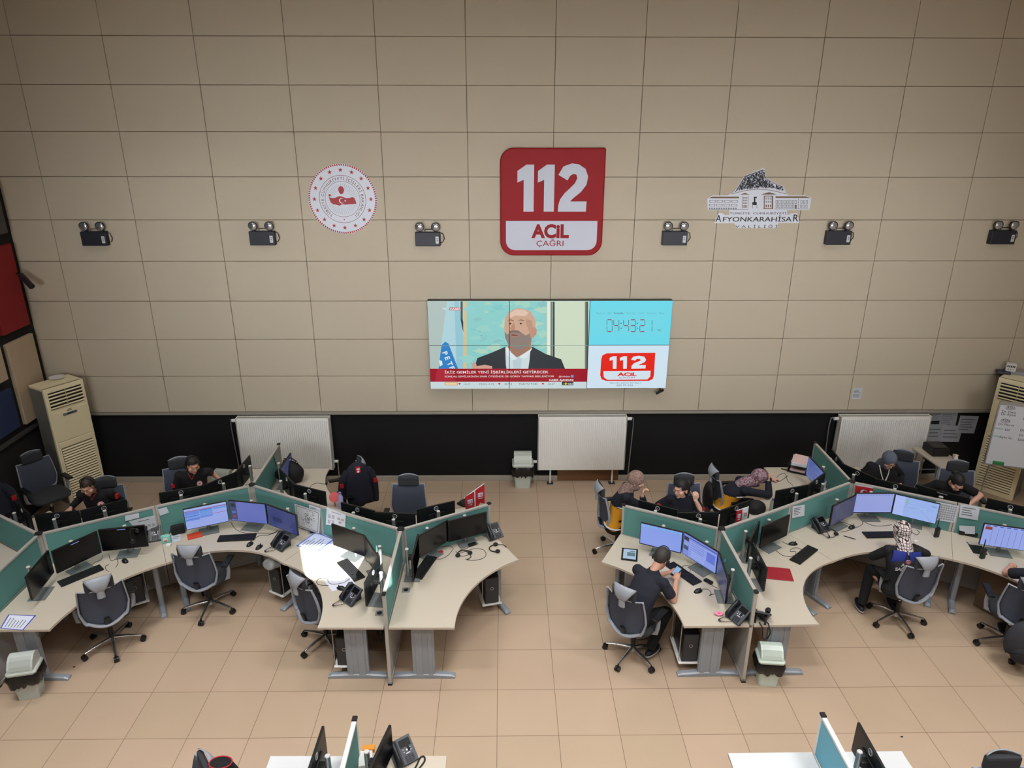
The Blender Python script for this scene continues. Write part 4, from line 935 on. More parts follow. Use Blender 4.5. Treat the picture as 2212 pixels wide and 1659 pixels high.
# ---- desk phones
def make_phone():
    t = empty('desk_phone'); M_ = Matrix.Rotation(R(38), 4, 'X'); PB_ = mat('phone_black', (30, 33, 40), .4)
    mb = MB(); mb.m(PB_); mb.T = Matrix.Translation((.02, 0, .075)) @ M_; mb.box((0, 0, 0), (.20, .21, .022), bev=.006); mb.T = None; mb.prism([(-.06, -.0), (-.06, .1), (-.04, .11), (-.04, .0)], 0, .1, M=Matrix.Translation((.02, -.02, 0))); mb.prism([(.06, .0), (.06, .1), (.04, .11), (.04, 0)], 0, .1, M=Matrix.Translation((.02, -.02, 0))); mb.build('body', None, t)
    mb = MB(); mb.T = Matrix.Translation((.02, 0, .075)) @ M_; mb.m(mat('phone_panel_grey', (70, 76, 86), .45)); mb.box((.035, 0, .0125), (.12, .2, .004)); mb.m(mat('phone_screen', (14, 16, 20), .2)); mb.box((.035, .055, .0155), (.095, .06, .003)); mb.build('front_panel', None, t)
    mb = MB(); mb.T = Matrix.Translation((.02, 0, .075)) @ M_; mb.m(WHT); mb.cyl((.035, -.0, .014), (.035, 0, .018), .009)
    for a, b in ((-.03, .01), (-.03, -.01), (.03, .01), (.03, -.01)): mb.box((.035+a, b, .016), (.010, .005, .004))
    mb.box((.035, -.025, .016), (.034, .006, .004)); mb.build('white_keys', None, t)
    mb = MB(); mb.T = Matrix.Translation((.02, 0, .075)) @ M_; mb.m(mat('key_black', (26, 27, 30), .5))
    for i in range(3):
        for j in range(4): mb.box((.008+i*.027, -.045-j*.014, .016), (.02, .01, .005))
    mb.build('number_keys', None, t)
    mb = MB(); mb.T = Matrix.Translation((.02, 0, .075)) @ M_; mb.m(PB_); mb.tube([(-.065, -.095, .02), (-.065, -.08, .045), (-.065, -.03, .052), (-.065, .03, .052), (-.065, .08, .045), (-.065, .095, .02)], [.02, .025, .018, .018, .025, .02], 12); mb.build('handset', None, t)
    return t
ph = [make_phone(), True]
def coil(p0, p1, sagv, parent, n=22):
    mb = MB(); mb.m(BLK); pts = []
    for k in range(n*6+1):
        u = k/(n*6); a = 2*pi*u*n; p = Vector(p0).lerp(Vector(p1), u)+Vector(sagv)*(4*u*(1-u))
        pts.append(p+Vector((.006*cos(a), 0, .006*sin(a)+.0075)))
    mb.tube(pts, .0022, 5); return mb.build('coiled_cord', None, parent)
def phone(p, rz, label, cord=True):
    t = ph[0] if ph[1] else dup(ph[0]); ph[1] = False; t.location = desk_local(*p); t.rotation_euler = (0, 0, rz); tag(t, label, 'telephone')
    if cord: coil((-.05, -.09, .012), (.03, -.10, .012), (-.03, -.11, 0), t)
phone((327, 1165), R(20), 'grey-black desk phone beside the headset monitor, at the pinned timetable', False)
phone((608, 1180), R(-38), 'black desk phone under the dim violet monitor')
phone((758, 1295), R(-42), 'black desk phone on the near part of the sunlit desk')
phone((1063, 1160), R(28), 'black desk phone at the right end of the left group', False)
phone((1590, 1335), R(-62), 'black desk phone beside the near partition end, right of the pink paper')
phone((1768, 1145), R(24), 'black desk phone left of the dim monitor in the right group')
phone((1646, 1338), R(160), 'black desk phone behind the near partition end, its cord hanging over the desk edge', False)
phone((866, 1642), R(35), 'large-looking black desk phone at the bottom edge of the picture', False)
# hanging cord
p = D(1655, 1335); q = D(1662, 1352, .745); t = empty('telephone_cord', (0, 0, 0)); tag(t, 'black phone cord hanging in a loop over the near edge of the red folder desk', 'cord')
mb = MB(); mb.m(BLK); e = Vector((2.74, .05, .77)); mb.tube([Vector((2.72, .18, .78)), Vector((2.78, .06, .775)), Vector((2.80, .035, .68)), Vector((2.78, .03, .62)), Vector((2.75, .03, .60)), Vector((2.72, .03, .63)), Vector((2.715, .035, .74)), Vector((2.70, .10, .765))], .007, 8); mb.build('cord', None, t)
cable([(892, 1668), (900, 1655), (908, 1638), (916, 1636), (917, 1646), (905, 1662)], 'thick black phone cord loop at the bottom edge', r=.007)
# ---- headsets
def headset(p, rz, label, z=DZ, flip=1):
    t = empty('headset', D(*p, z)+Vector((0, 0, .002)), rz); tag(t, label, 'headset')
    mb = MB(); mb.m(BLK); mb.tube([(.075*cos(a), .085*sin(a), .012) for a in [pi*k/12 for k in range(13)]], .006, 8); mb.build('headband', None, t)
    for s in (-1, 1):
        mb = MB(); mb.m(BLM); mb.sph((s*.075, -.005, .018), (.03, .03, .018), 12, 8); mb.build('ear_pad', None, t)
    mb = MB(); mb.m(BLK); mb.tube([(.075, -.02, .015), (.06, -.09, .012), (.01, -.12, .012)], .004, 6); mb.sph((.008, -.12, .012), .009, 10, 6); mb.build('microphone', None, t)
headset((1002, 1199), R(20), 'black headset lying on the empty desk of the left group')
headset((1072, 1186), R(100), 'small black headset in front of the right end desk phone')
headset((1792, 1152), R(-30), 'black headset lying on the cord of the desk phone in the right group')
# mic booms, small bits lying on desks
def bit(name, p, dims, rz, label, cat, mt, bev=.004, z=DZ):
    mb = MB(); q = D(*p, z); mb.m(mt); mb.box((q.x, q.y, z+.0012+dims[2]/2), dims, rz=rz, bev=bev); return tag(mb.build(name), label, cat)
bit('adapter', (1530, 1258), (.05, .10, .025), R(40), 'black cable adapter right of the keyboard of the man with the phone', 'adapter', BLK, .006)
bit('adapter', (1020, 1178), (.10, .05, .025), R(30), 'black adapter box in front of the right end monitor', 'adapter', BLK, .006)
bit('red_clip', (953, 1193), (.045, .04, .012), R(30), 'small red object behind the keyboard of the empty desk', 'clip', RED)
bit('notebook', (421, 1158), (.17, .13, .012), R(28), 'orange-red notebook in front of the pouch', 'notebook', mat('orange_cover', (206, 70, 44), .6))
bit('folder', (1680, 1240), (.24, .31, .008), R(80), 'red folder lying on the desk behind the black monitor', 'folder', mat('folder_red', (150, 30, 44), .5))
bit('white_box', (365, 1180), (.05, .05, .03), .2, 'tiny white lid near the blue-green packet', 'lid', WHT)
def paper(pts, label, tone=(214, 220, 236), lines=6, border=None, z=DZ, name='paper_sheet', mapp=False, lift=0):
    P_ = [D(x, y, z) for x, y in pts]; t = empty(name, (0, 0, 0)); tag(t, label, 'paper'); zz = z+.0012+lift
    mb = MB(); mb.m(mat('paper_%d_%d' % (tone[0], tone[2]), tone, .7)); mb.prism([(q.x, q.y) for q in P_], zz, zz+.0015); mb.build('sheet', None, t)
    a, b, c_, d = [Vector((q.x, q.y, zz+.0019)) for q in P_]
    def uv(u, v_): return a.lerp(b, u).lerp(d.lerp(c_, u), v_)
    if border:
        mb = MB(); mb.m(mat('border_%d' % border[2], border, .6))
        for (u0, v0, u1, v1) in ((0, 0, 1, .05), (0, .95, 1, 1), (0, 0, .04, 1), (.96, 0, 1, 1)): mb.face([uv(u0, v0), uv(u1, v0), uv(u1, v1), uv(u0, v1)])
        mb.build('border', None, t)
    mb = MB(); r = random.Random(int(pts[0][0]))
    if mapp:
        for k in range(70):
            u, v_ = min(.93, max(.05, r.gauss(.5, .17))), min(.93, max(.05, r.gauss(.5, .17))); s = r.uniform(.012, .03); mb.m(mat('mapc_%d' % (k % 5), [(190, 150, 160), (150, 170, 200), (170, 190, 160), (200, 180, 150), (130, 140, 160)][k % 5], .7)); mb.face([uv(u, v_), uv(u+s, v_), uv(u+s, v_+s), uv(u, v_+s)])
    else:
        mb.m(INK)
        for k in range(lines):
            v_ = (k+1.2)/(lines+2); u1 = r.uniform(.5, .85); mb.face([uv(.12, v_), uv(u1, v_), uv(u1, v_+.25/(lines+2)), uv(.12, v_+.25/(lines+2))])
    mb.build('print', None, t); return t
paper([(0, 1358), (18, 1328), (78, 1330), (50, 1362)], 'white sheet with small tables and a blue edge on the near left desk corner', border=(60, 80, 190))
paper([(640, 1180), (682, 1150), (722, 1166), (688, 1192)], 'blue-ruled sheet uppermost on the papers left of the sunlit monitor', border=(70, 100, 210), tone=(196, 208, 240), lift=.004)
paper([(658, 1180), (690, 1196), (722, 1176), (700, 1150)], 'blank sheet under the blue-ruled one', tone=(206, 214, 238), lines=2)
paper([(688, 1240), (738, 1228), (768, 1262), (718, 1278)], 'city map with coloured dots under the keyboard edge in the sun', mapp=True, tone=(216, 220, 240), lines=1)
paper([(372, 1152), (390, 1150), (390, 1168), (372, 1172)], 'pale blue leaflet beside the orange-red notebook', tone=(190, 204, 220), lines=3)
# tablet
t = empty('tablet', desk_local(1360, 1199), R(-12)); tag(t, 'black-framed tablet showing a document on the left end of the man\'s desk', 'tablet')
mb = MB(); mb.m(BLK); mb.box((0, 0, .006), (.19, .25, .011), bev=.004); mb.build('body', None, t)
mb = MB(); mb.m(scr((176, 200, 226), .85)); mb.face([(-.075, -.1, .0125), (.075, -.1, .0125), (.075, .1, .0125), (-.075, .1, .0125)]); mb.m(scr((110, 140, 150), .7)); mb.face([(-.03, -.04, .0129), (.065, -.04, .0129), (.065, .04, .0129), (-.03, .04, .0129)]); mb.m(scr((60, 70, 90), .6)); mb.face([(0, .055, .0129), (.065, .055, .0129), (.065, .065, .0129), (0, .065, .0129)]); mb.build('screen', None, t)
# pouch, packet, bottles, bags
q = desk_local(386, 1152); mb = MB(); mb.m(mat('pouch_black', (22, 22, 26), .8, bump=.3)); mb.T = Matrix.Translation(q+Vector((0, 0, .06))) @ Matrix.Rotation(R(25), 4, 'Z'); mb.box((0, 0, 0), (.16, .07, .115), bev=.02); mb.tube([(-.08, 0, .0), (-.11, -.02, -.04), (-.09, -.03, -.057)], .004, 6); tag(mb.build('pouch'), 'black pouch standing left of the table-row monitor', 'pouch')
t = empty('wipes_packet', desk_local(360, 1172), R(10)); tag(t, 'blue-green wipes packet with a red patch beside the partition joint', 'packet'); mb = MB(); mb.m(mat('packet_mint', (130, 200, 190), .5)); mb.box((0, 0, .05), (.11, .05, .10), bev=.012); mb.build('wrapper', None, t); mb = MB(); mb.m(WHT); mb.box((0, -.026, .055), (.05, .004, .045)); mb.m(mat('packet_red', (190, 80, 80), .5)); mb.box((0, -.029, .04), (.036, .003, .016)); mb.build('flap', None, t)
def bottle(p, h, r_, label, body, capc, name='bottle'):
    t = empty(name, desk_local(*p)); tag(t, label, 'bottle')
    mb = MB(); mb.m(body); mb.tube([(0, 0, 0), (0, 0, .01), (0, 0, h*.7), (0, 0, h*.85), (0, 0, h*.9)], [r_*.9, r_, r_, r_*.5, r_*.4], 16); mb.build('body', None, t)
    mb = MB(); mb.m(capc); mb.cyl((0, 0, h*.9), (0, 0, h), r_*.5); mb.build('cap', None, t)
CLR = mat('clear_plastic', (196, 200, 200), .15, trans=.6)
bottle((648, 1032), .19, .025, 'small clear bottle in front of the black bag', CLR, WHT)
bottle((1667, 1103), .18, .034, 'clear bottle with violet cap behind the partition joint', CLR, mat('violet_cap', (100, 84, 150), .5))
bottle((737, 1098), .24, .036, 'violet sports bottle beside the red round fan', mat('violet_plastic', (170, 160, 205), .35), mat('violet_lid', (140, 130, 196), .4))
bottle((2062, 1004), .16, .025, 'small white bottle on the side table under the wall papers', WHT, WHT)
t = empty('hand_fan', desk_local(724, 1094)); tag(t, 'red round hand fan on a stick behind the partition joint of the left group', 'fan'); mb = MB(); mb.m(mat('fan_red', (196, 40, 44), .4)); mb.T = Matrix.Translation((0, 0, .14)) @ Matrix.Rotation(R(50), 4, 'X'); mb.cyl((0, 0, -.006), (0, 0, .006), .068, n=28); mb.build('disc', None, t); mb = MB(); mb.m(mat('fan_red', (196, 40, 44), .4)); mb.cyl((0, 0, .002), (.0, .0, .13), .007); mb.build('stick', None, t)
q = desk_local(1772, 1062, DZ); t = empty('jar', q); tag(t, 'white jar with violet print behind the partition near the right centre post', 'jar'); mb = MB(); mb.m(WHT); mb.cyl((0, 0, 0), (0, 0, .17), .055, n=22); mb.build('body', None, t); mb = MB(); mb.m(mat('violet_print', (90, 80, 140), .5)); mb.sph((0, 0, .17), (.05, .05, .03), 16, 8); mb.build('contents', None, t)
def lump(name, c, r_, label, cat, mt, seed=1, bumpy=.18, parts=None):
    me_ = MB(); me_.m(mt); rnd_ = random.Random(seed); ph_ = [rnd_.uniform(0, 6) for _ in range(6)]
    vs, fs = [], []; nu, nv = 28, 16
    for j in range(nv+1):
        th = pi*j/nv
        for i in range(nu):
            a = 2*pi*i/nu; k = 1+bumpy*(sin(3*a+ph_[0]+2*th)*.5+sin(5*a+ph_[1])*.25*sin(th)+sin(4*th+ph_[2])*.3)*sin(th)
            z = r_[2]*cos(th); z = max(z, -r_[2]*.55); vs.append(Vector((r_[0]*sin(th)*cos(a)*k, r_[1]*sin(th)*sin(a)*k, z)))
    for j in range(nv):
        for i in range(nu): fs.append((j*nu+i, (j+1)*nu+i, (j+1)*nu+(i+1) % nu, j*nu+(i+1) % nu))
    me_._add(vs, fs, True, Matrix.Translation(Vector(c)+Vector((0, 0, r_[2]*.56))))
    return me_
BAGM = mat('bag_black', (10, 10, 12), .75, bump=.5, nscale=40)
q = desk_local(632, 1028); t = empty('shoulder_bag', (0, 0, 0)); tag(t, 'black shoulder bag with small studs on the desk in front of the left radiator', 'bag')
q = Vector((-2.95, 3.22, DZ+.001)); lump('b', q, (.19, .13, .20), '', '', BAGM, 3).build('bag_body', None, t)
mb = MB(); mb.m(BAGM); mb.tube([q+Vector(v_) for v_ in ((-.1, 0, .26), (-.06, -.02, .36), (.03, -.03, .38), (.09, -.02, .33), (.12, 0, .25))], .02, 8, flat=.5); mb.build('strap', None, t)
mb = MB(); mb.m(WHT)
for v_ in ((-.06, -.045, .36), (.03, -.055, .37), (.06, -.05, .355), (.105, -.03, .31)): mb.sph(q+Vector(v_), .006, 8, 6)
mb.build('studs', None, t)
q = D(1633, 1108); tag(lump('b', Vector((q.x, q.y+.02, DZ+.001)), (.12, .10, .11), '', '', BAGM, 6).build('handbag'), 'rounded black handbag behind the partition in front of the leaning woman', 'bag')
q = D(1005, 1092); tag(lump('b', Vector((q.x, q.y, DZ+.001)), (.09, .06, .06), '', '', BAGM, 8, .3).build('black_pouch'), 'black pouch at the foot of the red table flags', 'pouch')
# table flags
def table_flag(p, label, col2, left=1):
    t = empty('table_flags', desk_local(*p)); tag(t, label, 'flag')
    mb = MB(); mb.m(DKG); mb.cyl((0, 0, 0), (0, 0, .015), .04, n=20); mb.build('base', None, t)
    mb = MB(); mb.m(WHT); mb.cyl((0, 0, .015), (0, 0, .36), .005); mb.tube([(-.11, 0, .30), (0, 0, .355), (.11, 0, .41)] if left else [(-.1, 0, .34), (.12, 0, .37)], .004, 6); mb.build('pole', None, t)
    for s, cc in ((-1, (170, 22, 36)), (1, col2)):
        mb = MB(); mb.m(mat('flag_%d' % cc[0], cc, .7)); x0_, x1_ = (-.105, -.008) if s < 0 else (.01, .105); zt = (.31, .35) if s < 0 else (.36, .405)
        if not left: zt = (.345, .352) if s < 0 else (.358, .368)
        dr = .22; mb._add([Vector((x0_, -.006, zt[0])), Vector((x1_, -.012, zt[1])), Vector((x1_, -.014, zt[1]-dr)), Vector(((x0_+x1_)/2, -.01, zt[1]-dr+.02)), Vector((x0_, -.008, zt[0]-dr))], [(0, 1, 2, 3, 4)])
        o_ = mb.build('flag', None, t); md = o_.modifiers.new('s', 'SOLIDIFY'); md.thickness = .002
        mb = MB(); mb.m(SW_ if s < 0 or left else mat('flag_grey_print', (170, 160, 170), .6)); mb.box(((x0_+x1_)/2, -.0155, zt[0]-.06), (.055, .002, .045)); mb.m(RED)
        text_on(mb, '112', ((x0_+x1_)/2, -.0168, zt[0]-.072), (1, 0, 0), (0, 0, 1), width=.045, bold=.04, center=True); mb.m(SW_); mb.box(((x0_+x1_)/2, -.0155, zt[0]-.1), (.045, .002, .006)); mb.build('emblem_print', None, t)
    return t
f = table_flag((1024, 1106), 'pair of red swallow-tailed table flags at the right end of the left group', (170, 22, 36), 1); f.rotation_euler = (0, 0, R(25))
f.location = Vector((-.30, 2.12, DZ+.001)); f.scale = (1.25,)*3
f = table_flag((1590, 1140), 'small red and white table flags behind the partition of the right group', (206, 206, 214), 0); f.location = Vector((2.96, 1.66, DZ+.001)); f.rotation_euler = (0, 0, R(12)); f.scale = (.72, 1.2, 1.22)
# papers pinned on partitions
def PP(px, py, a, b, off=.024):
    A_, B_ = HUB.get(a) or END[a], HUB.get(b) or END[b]; d = (B_-A_).normalized(); n = Vector((d.y, -d.x, 0)); n = n if n.dot(CAM-A_) > 0 else -n
    o_ = A_+n*off; ry = _ray(px, py); t = (o_-CAM).dot(n)/ry.dot(n); return CAM+ry*t, n
def pinned(pts, a, b, label, tone=(206, 214, 226), kind='lines', name='pinned_sheet', off=.024, lines=5):
    Q = [PP(x, y, a, b, off) for x, y in pts]; n = Q[0][1]; P_ = [q_[0] for q_ in Q]; t = empty(name); tag(t, label, 'paper')
    mb = MB(); mb.m(mat('paper_%d_%d' % (tone[0], tone[2]), tone, .7)); k = len(P_)
    mb._add(P_+[p_+n*.002 for p_ in P_], [tuple(range(k)), tuple(range(k, 2*k))]+[(i, (i+1) % k, k+(i+1) % k, k+i) for i in range(k)]); mb.build('sheet', None, t)
    a_, b_, c_, d_ = [p_+n*.0026 for p_ in P_[:4]]
    def uv(u, v_): return a_.lerp(b_, u).lerp(d_.lerp(c_, u), v_)
    mb = MB(); r = random.Random(int(pts[0][0]))
    def rect(u0, v0, u1, v1, m_, e=0): mb.m(m_); mb.face([uv(u0, v0)+n*e, uv(u1, v0)+n*e, uv(u1, v1)+n*e, uv(u0, v1)+n*e])
    if kind == 'lines':
        for q_ in range(lines):
            v_ = .18+q_*.7/lines; rect(.12, v_, .12+r.uniform(.35, .7), v_+.06, INK)
    elif kind == 'table':
        for i in range(9):
            for j in range(7): rect(.06+i*.1, .08+j*.125, .06+i*.1+.075, .08+j*.125+.085, mat('tbl_grey', (150, 152, 160), .8))
    elif kind == 'blocks':
        for u, v_ in ((.1, .35), (.3, .35), (.1, .68), (.3, .68)):
            for k2 in range(4): rect(u, v_+k2*.06, u+.13, v_+.04+k2*.06, mat('tbl_grey', (150, 152, 160), .8))
        for u, v_ in ((.58, .4), (.78, .42), (.66, .66)):
            for k2 in range(3): rect(u, v_+k2*.05, u+.13, v_+.035+k2*.05, mat('tbl_grey', (150, 152, 160), .8))
        rect(.3, .12, .75, .15, INK)
    elif kind == 'map':
        for u0, v0, u1, v1 in ((.06, .05, .94, .07), (.06, .93, .94, .95), (.06, .05, .075, .95), (.925, .05, .94, .95)): rect(u0, v0, u1, v1, mat('map_frame', (60, 66, 72), .7))
        for k2 in range(150):
            u, v_ = min(.88, max(.1, r.gauss(.48, .17))), min(.86, max(.12, r.gauss(.48, .16))); s = r.uniform(.01, .05); g_ = r.choice([96, 118, 136, 150]); rect(u, v_, u+s, v_+s*.8, mat('mapg_%d' % g_, (g_, g_+6, g_+6), .8), k2*2e-6)
    elif kind == 'banner':
        mb.m(SW_); 
        for (u0, v0, u1, v1) in ((0, 0, 1, .12),): rect(u0, v0, u1, v1, SW_)
        c2 = [uv(.5+.28*cos(t_*.5)*.8, .75+.35*sin(t_*.5)) for t_ in range(0, 13)]; mb.m(SW_); mb.face(c2)
        c3 = [uv(.56+.2*cos(t_*.5)*.8, .75+.26*sin(t_*.5))+n*.0004 for t_ in range(0, 13)]; mb.m(RED); mb.face(c3)
    mb.build('print', None, t); return t
pinned([(270, 1114), (300, 1108), (301, 1118), (271, 1126)], 'C', 'CA', 'small white note on the partition top above the timetable', kind='none')
pinned([(278, 1126), (334, 1113), (342, 1150), (312, 1162)], 'C', 'CA', 'white timetable sheet behind the grey desk phone', kind='blocks')
pinned([(341, 1100), (360, 1095), (365, 1107), (346, 1114)], 'A', 'CA', 'small white note left of the table-row monitor', kind='none')
pinned([(636, 1088), (692, 1106), (690, 1153), (642, 1137)], 'A', 'AB', 'framed grey district map leaning on the partition', kind='map', off=.045, tone=(196, 200, 204))
pinned([(668, 1090), (692, 1098), (692, 1118), (668, 1106)], 'A', 'AB', 'pale sheet pinned behind the grey map', kind='lines', off=.026)
pinned([(706, 1096), (747, 1112), (746, 1138), (704, 1133)], 'B', 'AB', 'white timetable sheet above the sunlit monitor', kind='blocks', tone=(214, 218, 232))
pinned([(1712, 1094), (1738, 1090), (1737, 1114), (1711, 1119)], 'E', 'DE', 'small white note above the desk phone of the right group', kind='lines')
pinned([(1848, 1046), (1886, 1052), (1886, 1076), (1848, 1064)], 'E', 'EG', 'red and white flag print hung on the partition above the pale monitor', tone=(178, 24, 38), kind='banner')
pinned([(2022, 1083), (2072, 1093), (2062, 1129), (2014, 1122)], 'E', 'EG', 'white sheet with a grey table between the map monitor and the right partition joint', kind='table')
pinned([(2075, 1089), (2117, 1095), (2112, 1124), (2071, 1117)], 'G', 'EG', 'white note pinned right of the partition joint at the right', kind='lines', lines=4)
pinned([(2072, 1135), (2106, 1137), (2106, 1154), (2073, 1152)], 'G', 'EG', 'white sheet leaning low at the right partition joint', kind='none', off=.04)
pinned([(592, 985), (603, 964), (607, 1003), (598, 1008)], 'A', 'Au', 'pale sheet pinned on the partition pointing at the left radiator', kind='none', tone=(150, 152, 150))
def sticker():
    c_, n = PP(1566, 1211, 'D', 'Df', .02); mb = MB(); mb.m(mat('sticker_blue', (90, 190, 230), .5)); mb.tube([c_+Vector((0, .018*cos(a), .018*sin(a))) for a in [2*pi*k/16 for k in range(16)]], .005, 6, closed=True); tag(mb.build('sticker'), 'tiny light blue ring sticker on the partition beside the man', 'sticker')
sticker()
# radios, pen, calculators
def radio(p, label):
    t = empty('two_way_radio', desk_local(*p)); t.rotation_euler = (R(0), 0, .2); tag(t, label, 'radio')
    mb = MB(); mb.m(BLK); mb.box((0, 0, .065), (.055, .035, .13), bev=.006); mb.build('body', None, t)
    mb = MB(); mb.m(BLK); mb.cyl((-.016, 0, .13), (-.016, 0, .26), .007, .005); mb.build('antenna', None, t)
    mb = MB(); mb.m(DKG); mb.cyl((.014, 0, .13), (.014, 0, .145), .007); mb.build('knob', None, t)
    mb = MB(); mb.m(DKG); mb.box((0, -.0185, .08), (.035, .003, .04)); mb.build('front_panel', None, t)
radio((2022, 1160), 'black two-way radio standing right of the checked-scarf woman'); radio((2121, 1206), 'black two-way radio standing near the right frame edge')
bit('pen', (2092, 1176), (.008, .10, .008), -.15, 'blue pen lying left of the right-edge radio', 'pen', mat('pen_blue', (40, 60, 160), .4), .002)
t = empty('speaker_set', desk_local(2090, 1156), R(-22)); tag(t, 'black row of small boxes on the desk under the white note at right', 'box')
for i in range(3): mb = MB(); mb.m(BLK); mb.box((-.07+i*.07, 0, .028), (.06, .06, .055), bev=.006); mb.build('black_box', None, t)
bit('magazine', (2112, 1188), (.15, .19, .008), R(-15), 'black booklet with a pale picture beside the right-edge radio', 'booklet', BLK)
q = desk_local(2118, 1158); mb = MB(); mb.m(WHT); mb.sph(q+Vector((0, 0, .045)), (.06, .05, .045), 16, 10); tag(mb.build('crumpled_bag'), 'small white crumpled bag left of the column monitor', 'bag')
bit('car_key', (1978, 1170), (.05, .03, .012), .3, 'small white key fob right of the checked-scarf woman', 'key', WHT)
bit('pen', (1835, 1162), (.009, .14, .009), R(55), 'thin black microphone boom lying left of the checked-scarf woman', 'microphone', BLK, .002)
q = desk_local(1563, 1328); mb = MB(); mb.m(mat('pink_paper', (226, 130, 160), .6))
rr = random.Random(4)
for k in range(7): a = 2*pi*k/7; mb.sph(q+Vector((-.05+.03*cos(a), .02*sin(a), .014)), (.022, .014, .012), 10, 6)
tag(mb.build('pink_tissue'), 'crumpled pink tissue left of the near desk phone', 'tissue')
# cable outlets in desks
for p, lb in (((674, 1150), 'square cable outlet in front of the grey map'), ((820, 1325), 'square cable outlet near the front edge of the sunlit desk'), ((877, 1275), 'square cable outlet left on the empty desk')):
    t = empty('cable_outlet', desk_local(*p)); tag(t, lb, 'outlet'); mb = MB(); mb.m(ALU); mb.box((0, 0, .002), (.085, .085, .004), bev=.001); mb.build('plate', None, t); mb = MB(); mb.m(BLM); mb.cyl((0, 0, .003), (0, 0, .0055), .026); mb.build('opening', None, t)
# headset over monitor corner
mb = MB(); mb.m(BLK); q = D(296, 1140, 1.14); q.y -= .03; mb.tube([q+Vector((.0, .03, -.02)), q+Vector((-.05, .0, .012)), q+Vector((-.07, -.02, -.03)), q+Vector((-.05, -.03, -.12))], .006, 8); mb.sph(q+Vector((-.05, -.035, -.14)), (.03, .018, .032), 12, 8); mb.sph(q+Vector((.01, .0, -.02)), (.026, .016, .03), 12, 8); mb.tube([q+Vector((-.05, -.035, -.16)), q+Vector((-.06, -.04, -.22)), q+Vector((-.04, -.05, -.25))], .004, 6); tag(mb.build('headset'), 'black headset hanging over the corner of the dark monitor beside the grey desk phone', 'headset')
# paper tray
t = empty('paper_tray', D(1725, 1015)+Vector((0, .0, .001)), R(-30)); tag(t, 'black two-tier paper tray full of sheets beside the document monitor', 'tray')
mb = MB(); mb.m(BLK); mb.box((0, 0, .03), (.26, .33, .006)); mb.box((0, 0, .12), (.26, .33, .006))
for s in (-1, 1):
    mb.box((s*.13, 0, .045), (.005, .33, .03)); mb.box((s*.13, 0, .135), (.005, .33, .03))
    for y in (-.14, .14): mb.cyl((s*.13, y, 0), (s*.13, y, .15), .006)
mb.box((-.17, -.1, .006), (.12, .012, .012)); mb.box((-.17, .1, .006), (.12, .012, .012)); mb.build('frame', None, t)
mb = MB(); mb.m(WP); mb.box((0, 0, .145), (.21, .297, .045), rz=.06); mb.m(mat('pink_sheet', (220, 190, 190), .7)); mb.box((0.005, .01, .17), (.21, .297, .006), rz=-.05); mb.box((0, 0, .045), (.21, .297, .025)); mb.build('paper_stack', None, t)
# side table with things, whiteboard
t = empty('side_table'); tag(t, 'small folding side table with clutter under the wall papers', 'table')
mb = MB(); mb.m(WOOD); mb.box((6.78, 3.98, .70), (.42, .72, .025), rz=R(6), bev=.004); mb.build('tabletop', None, t)
for y in (3.68, 4.28):
    mb = MB(); mb.m(GRL); mb.tube([(6.62, y, .69), (6.56, y-.05, .01)], .014); mb.tube([(6.94, y, .69), (7.0, y-.05, .01)], .014); mb.tube([(6.6, y-.02, .35), (6.96, y-.02, .35)], .009); mb.build('leg_frame', None, t)
mb = MB(); mb.m(BLK); mb.box((6.80, 4.12, .775), (.26, .3, .12), bev=.015); mb.m(mat('device_lid', (56, 54, 52), .4)); mb.box((6.80, 4.12, .845), (.22, .2, .02), bev=.006); tag(mb.build('coffee_machine'), 'low black appliance on the side table under the wall papers', 'appliance')
mb = MB(); mb.m(mat('beige_cup', (196, 180, 150), .5)); mb.tube([(6.95, 3.86, .713), (6.95, 3.86, .80)], [.03, .04], 14); tag(mb.build('cup'), 'beige paper cup on the side table', 'cup')
t = empty('whiteboard'); tag(t, 'white flip board with handwritten names in front of the right air conditioner', 'whiteboard')
wa, wb_ = Vector((7.30, 3.72, .76)), None
M_ = Matrix.Translation((7.30, 3.70, .74)) @ Matrix.Rotation(R(-18), 4, 'Z')
mb = MB(); mb.T = M_; mb.m(mat('board_white', (222, 228, 238), .3)); mb.box((.36, 0, .5), (.72, .02, 1.0), bev=.003); mb.build('panel', None, t)
mb = MB(); mb.T = M_; mb.m(ALU)
for x0_, x1_, z0_, z1_ in ((0, .72, -.01, .01), (0, .72, .96, 1.01), (-.01, .01, 0, 1), (.71, .73, 0, 1)): mb.box(((x0_+x1_)/2, -.004, (z0_+z1_)/2), (x1_-x0_, .03, z1_-z0_))
mb.build('frame', None, t)
for x in (.08, .64):
    mb = MB(); mb.T = M_; mb.m(ALU); mb.cyl((x, .02, 0), (x-.02, .06 if x < .3 else -.1, -.735), .011); mb.build('leg', None, t)
mb = MB(); mb.T = M_; mb.m(mat('marker_ink', (30, 34, 48), .6))
for s_, x, z, w2, c_ in (('ASH', .10, .905, .09, 0), ('Dr Yasin', .05, .84, .20, 0), ('Dr Aysel', .05, .80, .20, 0), ('ASH', .44, .88, .08, 0), ('Dr Semra', .34, .80, .2, 0), ('Dr Sermet Er', .34, .76, .27, 0), ('ASH', .08, .70, .09, 0), ('Dr Murat', .05, .64, .2, 0), ('Elif', .15, .56, .12, 0), ('Ayse Su', .10, .44, .2, 0), ('ASH', .42, .66, .09, 0), ('Dr Burcu', .34, .58, .24, 0), ('Dr Zeki', .34, .50, .24, 0), ('Sevim Er', .34, .43, .26, 0)):
    text_on(mb, s_, (x, -.012, z), (1, 0, 0), (0, 0, 1), height=.036 if c_ == 0 else .03)
